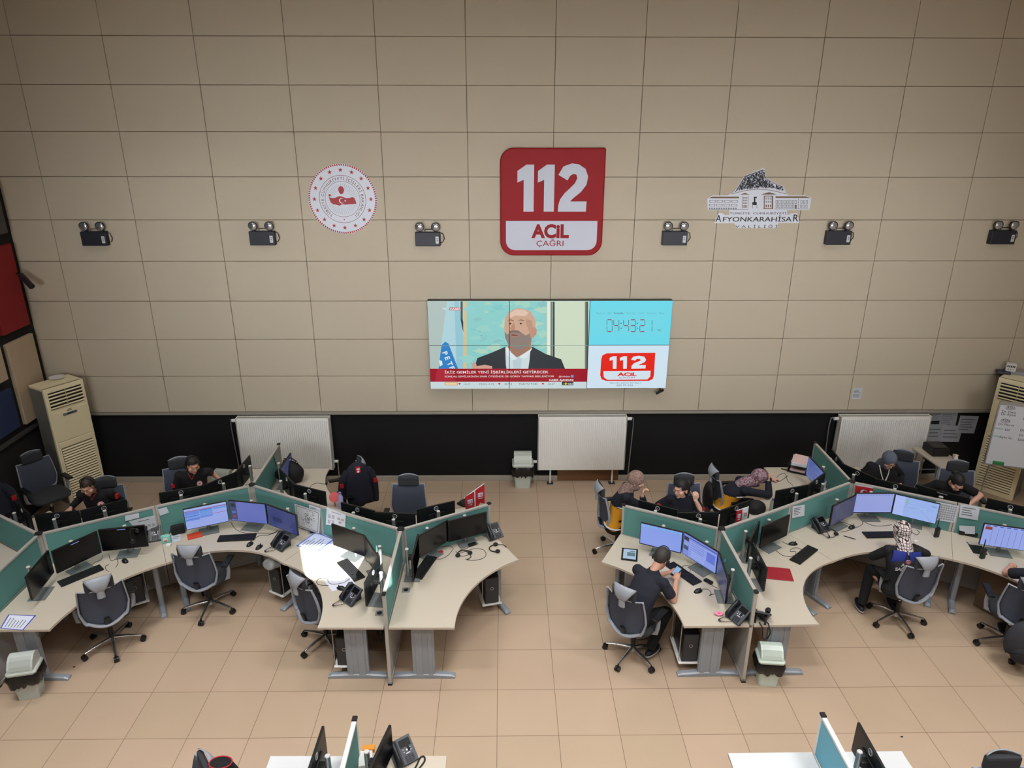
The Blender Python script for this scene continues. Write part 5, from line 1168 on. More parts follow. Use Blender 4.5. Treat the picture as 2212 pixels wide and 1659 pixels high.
for x, z in ((.145, .918), (.48, .893), (.125, .713), (.465, .673)): mb.tube([(x+.06*cos(a), -.012, z+.028*sin(a)) for a in [2*pi*k/18 for k in range(18)]], .0022, 5, closed=True)
mb.m(mat('marker_green', (60, 160, 150), .6)); 
for z in (.575, .45): text_on(mb, 'Nöbet', (.0+.02, -.012, z), (1, 0, 0), (0, 0, 1), height=.026)
mb.build('handwriting', None, t)
mb = MB(); mb.T = M_; mb.m(mat('eraser_green', (40, 130, 70), .6)); mb.box((.17, -.035, .045), (.14, .04, .045), bev=.008); tag(mb.build('board_eraser'), 'green board eraser on the lower ledge of the whiteboard', 'eraser')
mb = MB(); mb.m(RED); mb.cyl((8.4, 3.9, .0), (8.4, 3.9, .42), .08, n=20); mb.sph((8.4, 3.9, .42), (.08, .08, .05)); mb.m(BLK); mb.cyl((8.4, 3.9, .45), (8.4, 3.9, .52), .02); tag(mb.build('fire_extinguisher'), 'red fire extinguisher in the right corner beside the air conditioner', 'extinguisher')
# ---- bins
def bin_(loc, rz, label, bag=True, lid=(196, 206, 200), sc=1.0):
    t = empty('waste_bin', loc, rz, sc); tag(t, label, 'bin')
    BM = mat('bin_grey_green_%d' % lid[0], lid, .35)
    def ring(w_, d_, z): return [(sx_*w_/2*(1 if abs(q_) else 1), sy_*d_/2, z) for sx_, sy_, q_ in ((-1, -.8, 1), (-.85, -1, 1), (.85, -1, 1), (1, -.8, 1), (1, .8, 1), (.85, 1, 1), (-.85, 1, 1), (-1, .8, 1))]
    mb = MB(); mb.m(BM); mb.loft([ring(.23, .19, 0), ring(.235, .195, .01), ring(.30, .25, .40)], smooth=False); mb.build('body', None, t)
    mb = MB(); mb.m(BM); mb.loft([ring(.33, .28, .40), ring(.34, .29, .425), ring(.32, .27, .44)], smooth=False)
    prof = [(-.125, .44), (-.11, .49), (-.06, .56), (0, .60), (.06, .60), (.12, .56), (.13, .44)]
    mb.loft([[(-.14 if s < 0 else .14, y, z) for y, z in prof] for s in (-1, 1)], smooth=False); mb.build('lid', None, t)
    mb = MB(); mb.m(mat('bin_flap_%d' % lid[0], tuple(int(c_*.93) for c_ in lid), .3)); mb.loft([[(x, y-.004, z+.004) for y, z in ((-.12, .46), (-.10, .505), (-.055, .565), (-.02, .588))] + [(x, y+.004, z-.006) for y, z in ((-.02, .588), (-.055, .565), (-.10, .505), (-.12, .46))] for x in (-.115, .115)], smooth=False); mb.build('flap', None, t)
    if bag:
        mb = MB(); mb.m(mat('bin_liner', (12, 12, 16), .28)); r = random.Random(int(loc[0]*10)); n = 40; rings = []
        for z, o_ in ((.402, .012), (.36, .03), (.28, .026), (.22, .006)):
            rg = []
            for k in range(n):
                a = 2*pi*k/n; c_, s_ = cos(a), sin(a); m_ = max(abs(c_), abs(s_)/.86); w_ = (.15+o_+r.uniform(-.008, .01))/m_; rg.append((c_*w_, s_*w_, z+(r.uniform(-.03, .03) if z < .3 else 0)))
            rings.append(rg)
        mb.loft(rings, caps=False, smooth=True); mb.build('liner', None, t)
bin_((.375, 4.41, 0), 0, 'grey swing-lid bin beside the middle radiator', True, (190, 198, 190), 1.0)
bin_((2.86, .09, 0), R(-6), 'mint grey swing-lid bin with black liner in front of the right desk group', True, (204, 220, 212), .8)
bin_((-4.84, -.01, 0), R(12), 'grey swing-lid bin with black liner at the near left desk', True, (186, 194, 190), .84)
bin_((-4.26, 4.0, 0), R(-8), 'grey swing-lid bin behind the man reaching sideways', True, (170, 178, 170), .86)
# ---- computers under desks
def make_pc():
    t = empty('computer_tower')
    mb = MB(); mb.m(BLK); mb.box((0, 0, .33), (.17, .38, .36), bev=.006); mb.build('case', None, t)
    mb = MB(); mb.m(DKG); mb.box((0, -.192, .33), (.15, .006, .34)); mb.m(ALU); mb.tube([(.018*cos(a), -.197, .36+.018*sin(a)) for a in [2*pi*k/14 for k in range(14)]], .003, 5, closed=True); mb.build('front', None, t)
    mb = MB(); mb.m(WHT); mb.box((0, 0, .138), (.24, .42, .014), bev=.003); mb.build('hanging_tray', None, t)
    for s in (-1, 1):
        for y in (-.18, .18): mb = MB(); mb.m(ALU); mb.cyl((s*.112, y, .145), (s*.112, y, .715), .005); mb.build('hanging_wire', None, t)
    return t
pc = make_pc(); G_ = None
for i, (x, y, rz, lb) in enumerate([(-1.62, .40, R(0), 'black computer hung under the front of the sunlit desk'), (-.12, 1.42, R(14), 'black computer hung under the right end of the left group'), (-4.42, 1.45, R(30), 'black computer hung under the near left desk beside its end leg'),
        (-2.62, 1.62, R(-30), 'black computer hung under the middle desk, beside a plastic bag'), (2.06, .42, 0, 'black computer hung behind the leg of the man\'s desk')]):
    o = pc if i == 0 else dup(pc); o.location = (x, y, 0); o.rotation_euler = (0, 0, rz); tag(o, lb, 'computer')
t = empty('under_desk_cabinet', (6.12, 1.22, 0), R(28)); tag(t, 'low brown cabinet standing under the desk at the right frame edge', 'cabinet')
mb = MB(); mb.m(mat('cabinet_brown', (104, 82, 60), .6)); mb.box((0, 0, .29), (.40, .45, .56), bev=.005); mb.build('carcass', None, t)
mb = MB(); mb.m(mat('cabinet_front', (116, 94, 70), .5)); mb.box((0, -.232, .43), (.38, .016, .24), bev=.003); mb.build('drawer', None, t)
mb = MB(); mb.m(mat('cabinet_front', (116, 94, 70), .5)); mb.box((0, -.232, .16), (.38, .016, .26), bev=.003); mb.build('drawer', None, t)
q = Vector((-2.72, 1.42, .0)); tag(lump('b', q+Vector((0.0, 0, .55)), (.10, .08, .08), '', '', CLR, 9, .3).build('plastic_bag'), 'clear plastic bag hanging at the computer under the middle left desk', 'bag')
# power strips and cable bundles below partitions
for x, y, lb in ((-1.27, .45, 'bundle of black cables below the sunlit desk beside the partition'), (2.45, .45, 'bundle of grey cables below the man\'s desk beside the partition')):
    mb = MB(); mb.m(DC if x < 0 else mat('grey_cable', (110, 110, 108), .5)); r = random.Random(3)
    for k in range(12):
        pts = [Vector((x+r.uniform(-.05, .05), y+r.uniform(-.1, .1), z)) for z in (.7, .6, .5, .42, .3 if k % 2 else .38)]; mb.tube(pts, .004, 5)
    tag(mb.build('cable_bundle'), lb, 'cables')
for x, y, s, lb in ((-1.095, .42, 1, 'white power box low on the partition end of the left group'), (2.575, .42, -1, 'white power box low on the partition end of the right group')):
    mb = MB(); mb.m(WHT); mb.box((x+s*.0, y, .55), (.035, .10, .09), bev=.005); tag(mb.build('socket_box'), lb, 'socket')
bit('orange_box', (797, 1622), (.10, .05, .04), R(5), 'small orange box beside the upright partition tip at the bottom edge', 'box', mat('orange_card', (214, 140, 40), .6), .004)
bit('white_packet', (790, 1643), (.11, .15, .03), R(8), 'white packet with faint marks between partition tip and monitor at the bottom edge', 'packet', WHT, .006)
# ---- floor debris
for px_, py_, lb in ((1948, 1592, 'tiny dark speck on the floor near the right bottom desk'), (160, 1441, 'tiny dark scrap on the floor right of the near left bin')):
    q = D(px_, py_, 0); mb = MB(); mb.m(BLM); mb.sph((q.x, q.y, .004), (.014, .009, .004), 8, 5); tag(mb.build('scrap'), lb, 'scrap')
# ================================================================ office chairs
FAB = mat('chair_mesh_blue_grey', (66, 72, 88), .85, noise=.12, nscale=400, bump=.3); FABD = mat('chair_fabric_dark', (46, 49, 54), .9, noise=.1, nscale=300, bump=.3); SHL = mat('chair_shell_grey', (150, 156, 167), .45)
def srect(w_, d_, z, cy=0, n=24, p=4): 
    out = []
    for k in range(n):
        a = 2*pi*k/n; c_, s_ = cos(a), sin(a); r_ = (abs(c_)**p+abs(s_)**p)**(-1/p); out.append((w_/2*c_*r_, cy+d_/2*s_*r_, z))
    return out
def make_chair():
    t = empty('office_chair')
    b = MB(); b.m(CHR); b.cyl((0, 0, .07), (0, 0, .13), .032); base = b.build('star_base', None, t)
    for k in range(5):
        a = R(90+72*k+36); c_, s_ = cos(a), sin(a)
        b = MB(); b.m(CHR); b.tube([(c_*.02, s_*.02, .115), (c_*.15, s_*.15, .105), (c_*.30, s_*.30, .078)], [.026, .02, .014], 8, flat=.7); b.build('base_leg', None, base)
        b = MB(); b.m(BLK); px_, py_ = c_*.31, s_*.31; tx, ty = -s_, c_
        b.cyl((px_-tx*.026, py_-ty*.026, .03), (px_-tx*.004, py_-ty*.004, .03), .03, n=14); b.cyl((px_+tx*.004, py_+ty*.004, .03), (px_+tx*.026, py_+ty*.026, .03), .03, n=14); b.cyl((px_, py_, .03), (px_, py_, .075), .009); b.box((px_, py_, .05), (.03, .03, .03), rz=a, bev=.006); b.build('caster', None, base)
    b = MB(); b.m(BLK); b.cyl((0, 0, .12), (0, 0, .28), .026); b.m(CHR); b.cyl((0, 0, .28), (0, 0, .40), .016); b.build('gas_lift', None, t)
    b = MB(); b.m(BLK); b.box((0, -.02, .415), (.16, .24, .05), bev=.01); b.build('mechanism', None, t)
    b = MB(); b.m(FABD); b.loft([srect(.42, .42, .44, .02), srect(.49, .48, .455, .02), srect(.50, .49, .485, .02), srect(.47, .46, .505, .02), srect(.40, .38, .51, .02)]); b.build('seat', None, t)
    # back: outline widths by height, curved in plan and profile
    def bp(u, v_):  # u -1..1, v 0..1
        z = .455+.505*v_; w_ = .165+.075*min(1, v_/.42)**.6-.022*max(0, v_-.42)/.58; x = u*w_; y = -.235-.035*sin(pi*v_*.9)*0-.05*v_+.045*u*u-.03*sin(pi*v_)*-1
        if v_ > .9: z -= .03*(1-u*u)*(v_-.9)/.1
        if v_ < .12: z += .05*u*u*(1-v_/.12)
        return (x, y, z)
    rows = [[bp(-.96+1.92*i/12, j/12) for i in range(13)] for j in range(13)]
    b = MB(); b.m(FAB); b.grid(rows, -.008); b.build('backrest', None, t)
    b = MB(); b.m(SHL)
    ol = [bp(-1, j/12) for j in range(13)]; orr = [bp(1, j/12) for j in range(13)]
    b.tube([(x, y-.024, z) for x, y, z in ol], [.03, .03, .028, .024, .022, .02, .018, .017, .016, .016, .015, .014, .012], 8, flat=.55); b.tube([(x, y-.024, z) for x, y, z in orr], [.03, .03, .028, .024, .022, .02, .018, .017, .016, .016, .015, .014, .012], 8, flat=.55)
    b.tube([(x, y-.024, z-.002) for x, y, z in [bp(-1+2*i/10, 0) for i in range(11)]], .024, 8, flat=.6); b.tube([(x, y-.012, z) for x, y, z in [bp(-1+2*i/10, 1) for i in range(11)]], .008, 6)
    b.build('back_frame', None, t)
    b = MB(); b.m(BLK); b.tube([(0, -.12, .42), (0, -.24, .45), (0, -.27, .56)], [.03, .035, .03], 10, flat=.6); b.build('back_bracket', None, t)
    # headrest
    b = MB(); b.m(SHL); rings = []
    b.tube([(0, -.315, .85), (0, -.318, .94)], [.04, .036], 10, flat=.5)
    hr = [[((-1+2*i/8)*(.036+.10*(j/6)**.9), -.32-.045*sin(pi*j/6*.8)+.05*(j/6)+.035*((-1+2*i/8)**2)*(j/6), 0.93+.145*(j/6)-.02*(1-(-1+2*i/8)**2)*(-1)*(j/6)) for i in range(9)] for j in range(7)]
    b.grid(hr, -.012); ho = b.build('headrest', None, t)
    b = MB(); b.m(FABD); b.box((0, -.272, .995), (.28, .05, .135), bev=.022); b.build('headrest_cushion', None, ho)
    for s in (-1, 1):
        b = MB(); b.m(SHL); b.tube([(s*.2, -.02, .43), (s*.275, -.02, .46), (s*.285, -.01, .55), (s*.28, 0, .655)], [.014, .016, .015, .014], 8, flat=1.6); ao = b.build('armrest', None, t)
        b = MB(); b.m(BLK); b.box((s*.28, .02, .668), (.075, .25, .026), bev=.01); b.build('arm_pad', None, ao)
    return t
ch = [make_chair(), True]
def chair(x, y, rz, label, group=None, sc=1.0):
    t = ch[0] if ch[1] else dup(ch[0]); ch[1] = False; t.location = (x, y, 0); t.rotation_euler = (0, 0, R(rz)); t.scale = (sc,)*3; tag(t, label, 'chair', 'office chairs'); return t
chair(-4.36, .72, 32, 'empty grey office chair at the near left desk')
chair(-3.50, 1.36, 0, 'empty grey office chair at the middle desk of the left group')
chair(-1.95, .74, -40, 'empty grey office chair pushed under the sunlit desk')
chair(1.50, .50, -40, 'grey office chair behind the man with the phone')
chair(4.74, 1.06, 4, 'grey office chair of the woman in the checked headscarf')
chair(5.76, .62, -20, 'office chair carrying a dark backpack at the right frame edge')
chair(-6.52, 3.33, 234, 'empty dark office chair in the shadow beside the left air conditioner')
chair(-5.22, 2.45, 194, 'office chair of the man in black at far left')
chair(-4.42, 3.04, 206, 'office chair of the man reaching sideways')
chair(-2.22, 3.14, 112, 'office chair with a navy jacket hung on it')
chair(-1.22, 2.47, 180, 'empty high-backed office chair behind the right end of the left group')
chair(1.62, 2.54, -80, 'office chair of the woman in the beige patterned headscarf')
chair(2.52, 2.46, 180, 'office chair of the dark-haired woman holding a pencil')
chair(3.27, 2.98, -86, 'office chair with a black bag, of the woman leaning on her elbow')
chair(5.76, 3.2, 152, 'office chair of the woman in the grey headscarf')
chair(6.42, 2.83, 167, 'office chair of the dark-haired woman in short sleeves')
chair(-2.42, -1.98, 128, 'dark office chair tip at the bottom left with a collar over it')
chair(3.90, -2.10, 180, 'dark office chair tip at the bottom right corner')
chair(-6.75, 2.35, 200, 'dark office chair with a jacket at the left frame edge')
# bag hung on chair
q = Vector((2.93, 2.90, .50)); tag(lump('b', q, (.07, .15, .24), '', '', BAGM, 12, .15).build('hanging_bag'), 'black cloth bag hanging on the back of the side-on chair', 'bag')
t = empty('backpack', (5.62, .20, .14), R(-25)); tag(t, 'dark grey backpack hanging on the chair at the right frame edge', 'backpack')
mb = lump('b', Vector((0, 0, .1)), (.19, .11, .27), '', '', mat('backpack_grey', (50, 52, 60), .85, bump=.4, nscale=100), 14, .06); mb.m(BLM); mb.tube([(-.16, -.06, .12), (-.1, -.12, .18), (0, -.135, .2), (.1, -.12, .18), (.16, -.06, .12)], .006, 6); mb.build('body', None, t)
mb = MB(); mb.m(mat('backpack_dark', (30, 31, 38), .85)); mb.sph((0, -.09, .14), (.13, .05, .10), 18, 10); mb.build('front_pocket', None, t)
for s in (-1, 1): mb = MB(); mb.m(mat('backpack_dark', (30, 31, 38), .85)); mb.tube([(s*.05, .02, .48), (s*.04, .04, .6), (s*.02, .1, .68), (0, .12, .7)], .016, 6, flat=.4); mb.build('strap', None, t)
# jackets on chairs
def jacket(loc, rz, label, patch=True, mt=NAVY, top=1.17, sc=1.0):
    t = empty('jacket', loc, R(rz), sc); tag(t, label, 'jacket')
    mb = MB(); mb.m(mt); r = random.Random(int(abs(loc[0])*7)); rings = []
    for j, (z, w_, d_) in enumerate(((.50, .22, .09), (.58, .22, .10), (.72, .21, .09), (.86, .20, .085), (.98, .19, .085), (1.06, .17, .08), (1.12, .13, .07), (top, .07, .05))):
        rg = []
        for k in range(32):
            a = 2*pi*k/32; f_ = 1+.07*sin(7*a+j*.2)*(1-j/8)+.03*sin(13*a); rg.append((w_*cos(a)*f_, d_*sin(a)*f_, z+(.02*sin(5*a) if j == 0 else 0)))
        rings.append(rg)
    mb.loft(rings); mb.build('jacket_body', None, t)
    for s in (-1, 1):
        mb = MB(); mb.m(mt); mb.tube([(s*.15, 0, 1.05), (s*.21, .01, .95), (s*.245, .02, .78), (s*.255, .03, .6), (s*.25, .02, .48)], [.055, .062, .058, .052, .046], 12); mb.build('sleeve', None, t)
        if patch: mb = MB(); mb.m(RED); mb.box((s*.25, -.035, .86), (.05, .035, .07), bev=.004); mb.build('sleeve_patch', None, t)
    if patch:
        mb = MB(); mb.m(RED); mb.box((0, -.075, 1.10), (.075, .03, .09), bev=.004); mb.m(WHT); mb.box((0, -.092, 1.115), (.045, .004, .025)); mb.box((0, -.092, 1.075), (.03, .004, .03)); mb.build('red_label', None, t)
jacket((-1.97, 3.05, .02), 22, 'navy uniform jacket with red patches draped over a chair back', True, sc=.93)
jacket((-6.68, 2.48, 0), 30, 'dark navy jacket with a red patch over the chair at the left frame edge', True)
mb = MB(); mb.m(mat('black_cloth', (12, 12, 18), .9)); q = Vector((-2.06, -1.86, .99)); mb.loft([[(q.x+.09*cos(a)*k, q.y+.06*sin(a)*k, z) for a in [2*pi*i/16 for i in range(16)]] for k, z in ((1.9, .88), (1.4, 1.0), (1.0, 1.08), (.9, 1.1))]); mb.m(RED); mb.tube([(q.x+.085*cos(a), q.y+.057*sin(a), 1.10) for a in [2*pi*i/16 for i in range(16)]], .005, 6, closed=True); tag(mb.build('black_jacket'), 'black garment collar with red piping at the bottom edge', 'jacket')
# ================================================================ people
SKIN = mat('skin', (196, 148, 126), .55, spec=.3); SKIN2 = mat('skin_fair', (212, 168, 148), .55, spec=.3); LIP = mat('lips', (150, 84, 80), .5)
def remesh(mb, name, parent, mt, voxel, smooth=4, cut=None, post=None):
    o = mb.build(name, mt[0] if isinstance(mt, list) else mt, None); md = o.modifiers.new('r', 'REMESH'); md.mode = 'VOXEL'; md.voxel_size = voxel; md.use_smooth_shade = True
    if smooth: ms_ = o.modifiers.new('s', 'SMOOTH'); ms_.iterations = smooth; ms_.factor = .5
    me = eval_mesh(o); old = o.data; o.modifiers.clear(); o.data = me; bpy.data.meshes.remove(old)
    if cut:
        bm = bmesh.new(); bm.from_mesh(me); dl = [f for f in bm.faces if cut(f.calc_center_median())]; bmesh.ops.delete(bm, geom=dl, context='FACES'); bm.to_mesh(me); bm.free()
    me.materials.clear()
    mts = mt if isinstance(mt, list) else [mt]
    for q in mts: me.materials.append(q)
    if post:
        for p_ in me.polygons: p_.material_index = post(p_.center)
    me.name = name; o.parent = parent; return o
def hand(mb, wrist, d, up, curl=.5, s=1.0, left=False, pinch=0):
    d = d.normalized(); x = d.cross(up).normalized(); z = x.cross(d).normalized()     # x: toward thumb side sign below
    sg = -1 if left else 1
    P_ = lambda a, b, c_: wrist+(x*a*sg+d*b+z*c_)*s
    mb.tube([P_(0, -.02, 0), P_(0, .02, 0), P_(0, .06, .002), P_(0, .085, 0)], [.026*s, .034*s, .040*s, .036*s], 12, flat=.42)
    for fx, ln, r_ in ((-.03, .075, .0085), (-.011, .085, .009), (.009, .08, .009), (.028, .064, .008)):
        a = 0; p = [P_(fx, .078, 0)]; cur = [fx, .078, 0]
        for k, f_ in enumerate((.42, .33, .25)):
            a += curl*(.75 if k == 0 else .9); cur = [cur[0]+(-pinch*.004), cur[1]+cos(a)*ln*f_, cur[2]-sin(a)*ln*f_]; p.append(P_(*cur))
        mb.tube(p, [r_*s, r_*s, r_*.92*s, r_*.8*s], 8); mb.sph(p[-1], r_*.8*s, 8, 6)
    tp = [P_(-.022, .012, -.002), P_(-.045, .035, -.012), P_(-.05, .06, -.024-.02*curl), P_(-.042, .08, -.032-.03*curl)]
    mb.tube(tp, [.013*s, .0115*s, .010*s, .0085*s], 8); mb.sph(tp[-1], .0085*s, 8, 6)
def ik(S, H, l1, l2, pole):
    d = H-S; L = min(d.length, (l1+l2)*.995); dn = d.normalized(); a = (l1*l1-l2*l2+L*L)/(2*L); h = math.sqrt(max(0, l1*l1-a*a)); pp = pole-dn*pole.dot(dn); pp.normalize(); return S+dn*a+pp*h, S+dn*L
def person(label, head, rz, lean=12, yaw=0, pitch=15, roll=0, Rh=None, Lh=None, Re=None, Le=None, shirt=NAVY, sleeve='short', hair='short', haircol=(28, 22, 20), skin=SKIN, scarf=None, trousers=None, extra=None, curlR=.5, curlL=.5, side=0, fem=False, Rd=None, Ld=None, Rup=None, Lup=None, legs=None, zone=None, cloak=False, width=1.0):
    hw = D(*head[:2], head[2]); rz = R(rz); th = R(lean); sd = R(side)
    nz = head[2]-.140; Ls = (nz-.54)/max(.3, cos(th)*cos(sd)); neck_l = Vector((Ls*sin(sd), Ls*sin(th)*cos(sd), nz))
    HM0 = Matrix.Rotation(R(yaw), 4, 'Z') @ Matrix.Rotation(-R(pitch), 4, 'X') @ Matrix.Rotation(R(roll), 4, 'Y')
    hc_l = neck_l+Vector((0, .02+.03*sin(th), .0))+HM0 @ Vector((0, .03, .14)) if True else None
    rot = Matrix.Rotation(rz, 4, 'Z'); org = hw-rot @ Vector((hc_l.x, hc_l.y, 0)); org.z = 0; hz_shift = head[2]-hc_l.z
    t = empty('person', org, rz); tag(t, label, 'person')
    inv = (Matrix.Translation(org) @ rot).inverted(); loc = lambda q: inv @ q
    HM = Matrix.Translation(hc_l) @ HM0; HI = HM.inverted()
    swd = (.172 if not fem else .155)*width
    up_s = (neck_l-Vector((0, 0, .54))).normalized()
    Sx = {}
    for s in (-1, 1): Sx[s] = neck_l+Vector((s*swd, -.005, 0))-up_s*.055
    defR = Vector((.20, .40, .80)); defL = Vector((-.20, .40, .80))
    arms = {}
    for s, Hq, E_, df in ((1, Rh, Re, defR), (-1, Lh, Le, defL)):
        H_ = loc(D(*Hq[:2], Hq[2])) if Hq is not None else df
        if E_ is not None: el_ = loc(D(*E_[:2], E_[2])); d1 = el_-Sx[s]; el_ = Sx[s]+d1.normalized()*min(max(d1.length, .22), .33); d2 = H_-el_; H_ = el_+d2.normalized()*min(max(d2.length, .2), .27)
        else: el_, H_ = ik(Sx[s], H_, .29, .26, Vector((s*.6, -.35, -.7)))
        arms[s] = (Sx[s], el_, H_)
    # ---- body: one continuous surface
    mb = MB()
    mb.sph((0, 0, .028), (.074, .093, .098), 20, 14, M=None) if False else None
    mb.T = HM
    mb.sph((0, -.008, .03), (.074, .092, .096), 22, 14); mb.sph((0, .022, -.035), (.058, .068, .082), 20, 12); mb.sph((0, .06, -.093), (.026, .024, .022), 12, 8)
    mb.tube([(-.035, .078, .028), (0, .088, .032), (.035, .078, .028)], [.012, .012, .012], 8)
    mb.tube([(0, .086, .02), (0, .100, -.01), (0, .108, -.027)], [.007, .010, .013], 8); mb.sph((-.011, .097, -.03), .0085, 8, 6); mb.sph((.011, .097, -.03), .0085, 8, 6)
    mb.sph((0, .082, -.062), (.023, .012, .012), 12, 8)
    for s in (-1, 1): mb.sph((s*.05, .055, -.02), (.024, .03, .026), 12, 8); mb.sph((s*.077, -.008, -.012), (.010, .02, .032), 12, 8)
    mb.T = None
    hb = HM @ Vector((0, -.01, -.05)); mb.tube([neck_l-up_s*.09, neck_l-up_s*.02, neck_l.lerp(hb, .6), hb], [.05, .053, .051, .055], 16)
    mb.tube([Vector((0, 0, .50)), Vector((0, 0, .54)), Vector((0, 0, .54)).lerp(neck_l, .55), neck_l-up_s*.1, neck_l-up_s*.03], [.09, .10, .10, .09, .045], 16, flat=.7)
    for s in (-1, 1):
        S_, E_, H_ = arms[s]; mb.tube([neck_l-up_s*.09, S_, S_.lerp(E_, .5), E_], [.05, .046, .042, .038], 12); mb.sph(E_, .037, 12, 8); mb.tube([E_, E_.lerp(H_, .35), E_.lerp(H_, .8), H_], [.037, .037, .027, .024], 12)
        dd = (Rd if s > 0 else Ld); dd = Vector(dd) if dd else (H_-E_).normalized(); upv = Vector((Rup if s > 0 else Lup) or (0, 0, 1))
        if abs(dd.normalized().dot(upv)) > .95: upv = Vector((0, 1, 0))
        hand(mb, H_, dd, upv, curlR if s > 0 else curlL, .92 if fem else 1.0, left=(s < 0))
    lg = legs or {1: ((.13, .44, .50), (.14, .42, .09)), -1: ((-.13, .44, .50), (-.14, .40, .09))}
    for s in (-1, 1):
        K, A_ = Vector(lg[s][0]), Vector(lg[s][1]); mb.tube([Vector((s*.07, 0, .52)), Vector((s*.09, .03, .53)), K], [.06, .06, .05], 10); mb.tube([K, K.lerp(A_, .4), A_], [.048, .045, .032], 10)
    body = remesh(mb, 'body', t, skin, .0055, 3)
    # ---- clothes
    mb = MB(); rings = []
    base = Vector((0, 0, .54)); N_ = neck_l
    bulge = .02 if fem else 0
    for u, w_, d_ in ((-.12, .165, .13), (0, .172, .135), (.2, .155, .12), (.45, .158, .118+bulge*.3), (.68, .172, .122+bulge), (.84, .172, .108), (.93, .135, .085), (1.0, .066, .062), (1.07, .058, .056)):
        c_ = base.lerp(N_, u) if u >= 0 else base+Vector((0, 0, u*.5))
        if 0 < u < 1: c_ = c_+Vector((0, -.03*sin(pi*u)*sin(th)*2, 0))
        rings.append([c_+Vector((w_*width*cos(a), d_*sin(a)/(cos(th) if u > .3 else 1), 0)) for a in [2*pi*k/24 for k in range(24)]])
    mb.loft(rings)
    for s in (-1, 1):
        S_, E_, H_ = arms[s]; q0 = N_-up_s*.075
        if sleeve == 'short': e1_ = S_.lerp(E_, .78); mb.tube([q0, S_, S_.lerp(E_, .4), e1_], [.06, .063, .062, .060], 14)
        else: mb.tube([q0, S_, S_.lerp(E_, .5), E_], [.06, .062, .056, .052], 14); mb.sph(E_, .051, 12, 8); mb.tube([E_, E_.lerp(H_, .5), E_.lerp(H_, .93)], [.051, .047, .038], 14)
        mb.sph(S_, .064, 14, 10)
    if cloak:
        rg = []
        for u, w_, d_ in ((0, .075, .07), (.12, .15, .11), (.28, .225, .14), (.6, .26, .17), (1.0, .29, .20)): c_ = N_.lerp(base, u)+Vector((0, .01, 0)); rg.append([c_+Vector((w_*cos(a)*(1+.03*sin(6*a)), d_*sin(a)*(1+.04*sin(5*a)), 0)) for a in [2*pi*k/28 for k in range(28)]])
        mb.loft(rg)
    remesh(mb, 'shirt', t, shirt, .009, 4, post=(lambda c_: zone(c_, N_, base)) if zone else None)
    mb = MB(); mb.sph((0, .0, .50), (.172*width, .15, .10), 20, 12)
    for s in (-1, 1):
        K, A_ = Vector(lg[s][0]), Vector(lg[s][1]); mb.tube([Vector((s*.08, .0, .51)), Vector((s*.10, .2, .53)), K+Vector((0, .0, .01))], [.085, .085, .068], 14); mb.sph(K, .068, 12, 8); mb.tube([K, K.lerp(A_, .5), A_], [.066, .058, .052], 12)
    remesh(mb, 'trousers', t, trousers or mat('trousers_black', (14, 15, 20), .85), .011, 3)
    for s in (-1, 1):
        A_ = Vector(lg[s][1]); mb = MB(); mb.m(mat('shoe_dark', (18, 20, 34), .5)); mb.sph(A_+Vector((0, .06, -.045)), (.046, .13, .042), 16, 10); mb.m(mat('shoe_sole', (180, 180, 182), .6)); mb.sph(A_+Vector((0, .06, -.072)), (.048, .132, .016), 16, 8); mb.build('shoe', None, t)
    # ---- face
    mb = MB(); mb.T = HM
    for s in (-1, 1): mb.m(mat('eye_white', (205, 200, 195), .3)); mb.sph((s*.029, .0775, .008), (.0125, .009, .0065), 12, 8); mb.m(mat('iris', (36, 26, 22), .2)); mb.sph((s*.029, .0845, .006), (.0058, .004, .0058), 10, 6)
    mb.build('eyes', None, t)
    mb = MB(); mb.T = HM; mb.m(mat('brow_%d' % haircol[0], haircol, .8))
    for s in (-1, 1): mb.tube([(s*.014, .0925, .026), (s*.03, .092, .031), (s*.047, .079, .026)], [.0035, .0042, .002], 6)
    mb.build('eyebrows', None, t)
    mb = MB(); mb.T = HM; mb.m(LIP); mb.tube([(-.022, .087, -.061), (-.009, .0955, -.059), (0, .0955, -.0605), (.009, .0955, -.059), (.022, .087, -.061)], [.002, .0045, .004, .0045, .002], 6); mb.tube([(-.018, .088, -.066), (0, .0955, -.068), (.018, .088, -.066)], [.002, .005, .002], 6); mb.build('lips', None, t)
    hm_ = mat('hair_%d_%d' % haircol[:2], haircol, .6, bump=.6, nscale=200, noise=.2)
    if scarf is None:
        mb = MB(); mb.T = HM; mb.sph((0, -.012, .034), (.083, .100, .104), 26, 18)
        if hair == 'long': mb.sph((0, -.05, -.02), (.082, .075, .10), 20, 14); mb.sph((.05, -.10, .01), (.05, .05, .05), 14, 10) if False else None
        def cut(c_):
            q_ = HI @ c_
            if q_.y > .055: return q_.z < .068
            if q_.y > .01: return q_.z < (.045 if hair == 'short' else .02-.0)
            return q_.z < (-.005-.5*(0-q_.y) if hair == 'short' else -.16) if q_.y > -.05 else q_.z < (-.08 if hair == 'short' else -.16)
        mb.T = HM; ho = remesh(mb, 'hair', t, hm_, .006, 2, cut=cut)
        md = ho.modifiers.new('s', 'SOLIDIFY'); md.thickness = .006; md.offset = -1
        if hair == 'long':
            mb = MB(); mb.T = HM; mb.m(hm_); mb.sph((0, -.125, .02), (.05, .045, .055), 16, 10); mb.build('hair_bun', None, t)
    else:
        mb = MB(); mb.T = HM; mb.sph((0, -.012, .03), (.094, .112, .114), 28, 18); mb.sph((0, .012, -.05), (.078, .088, .095), 24, 14); mb.T = None
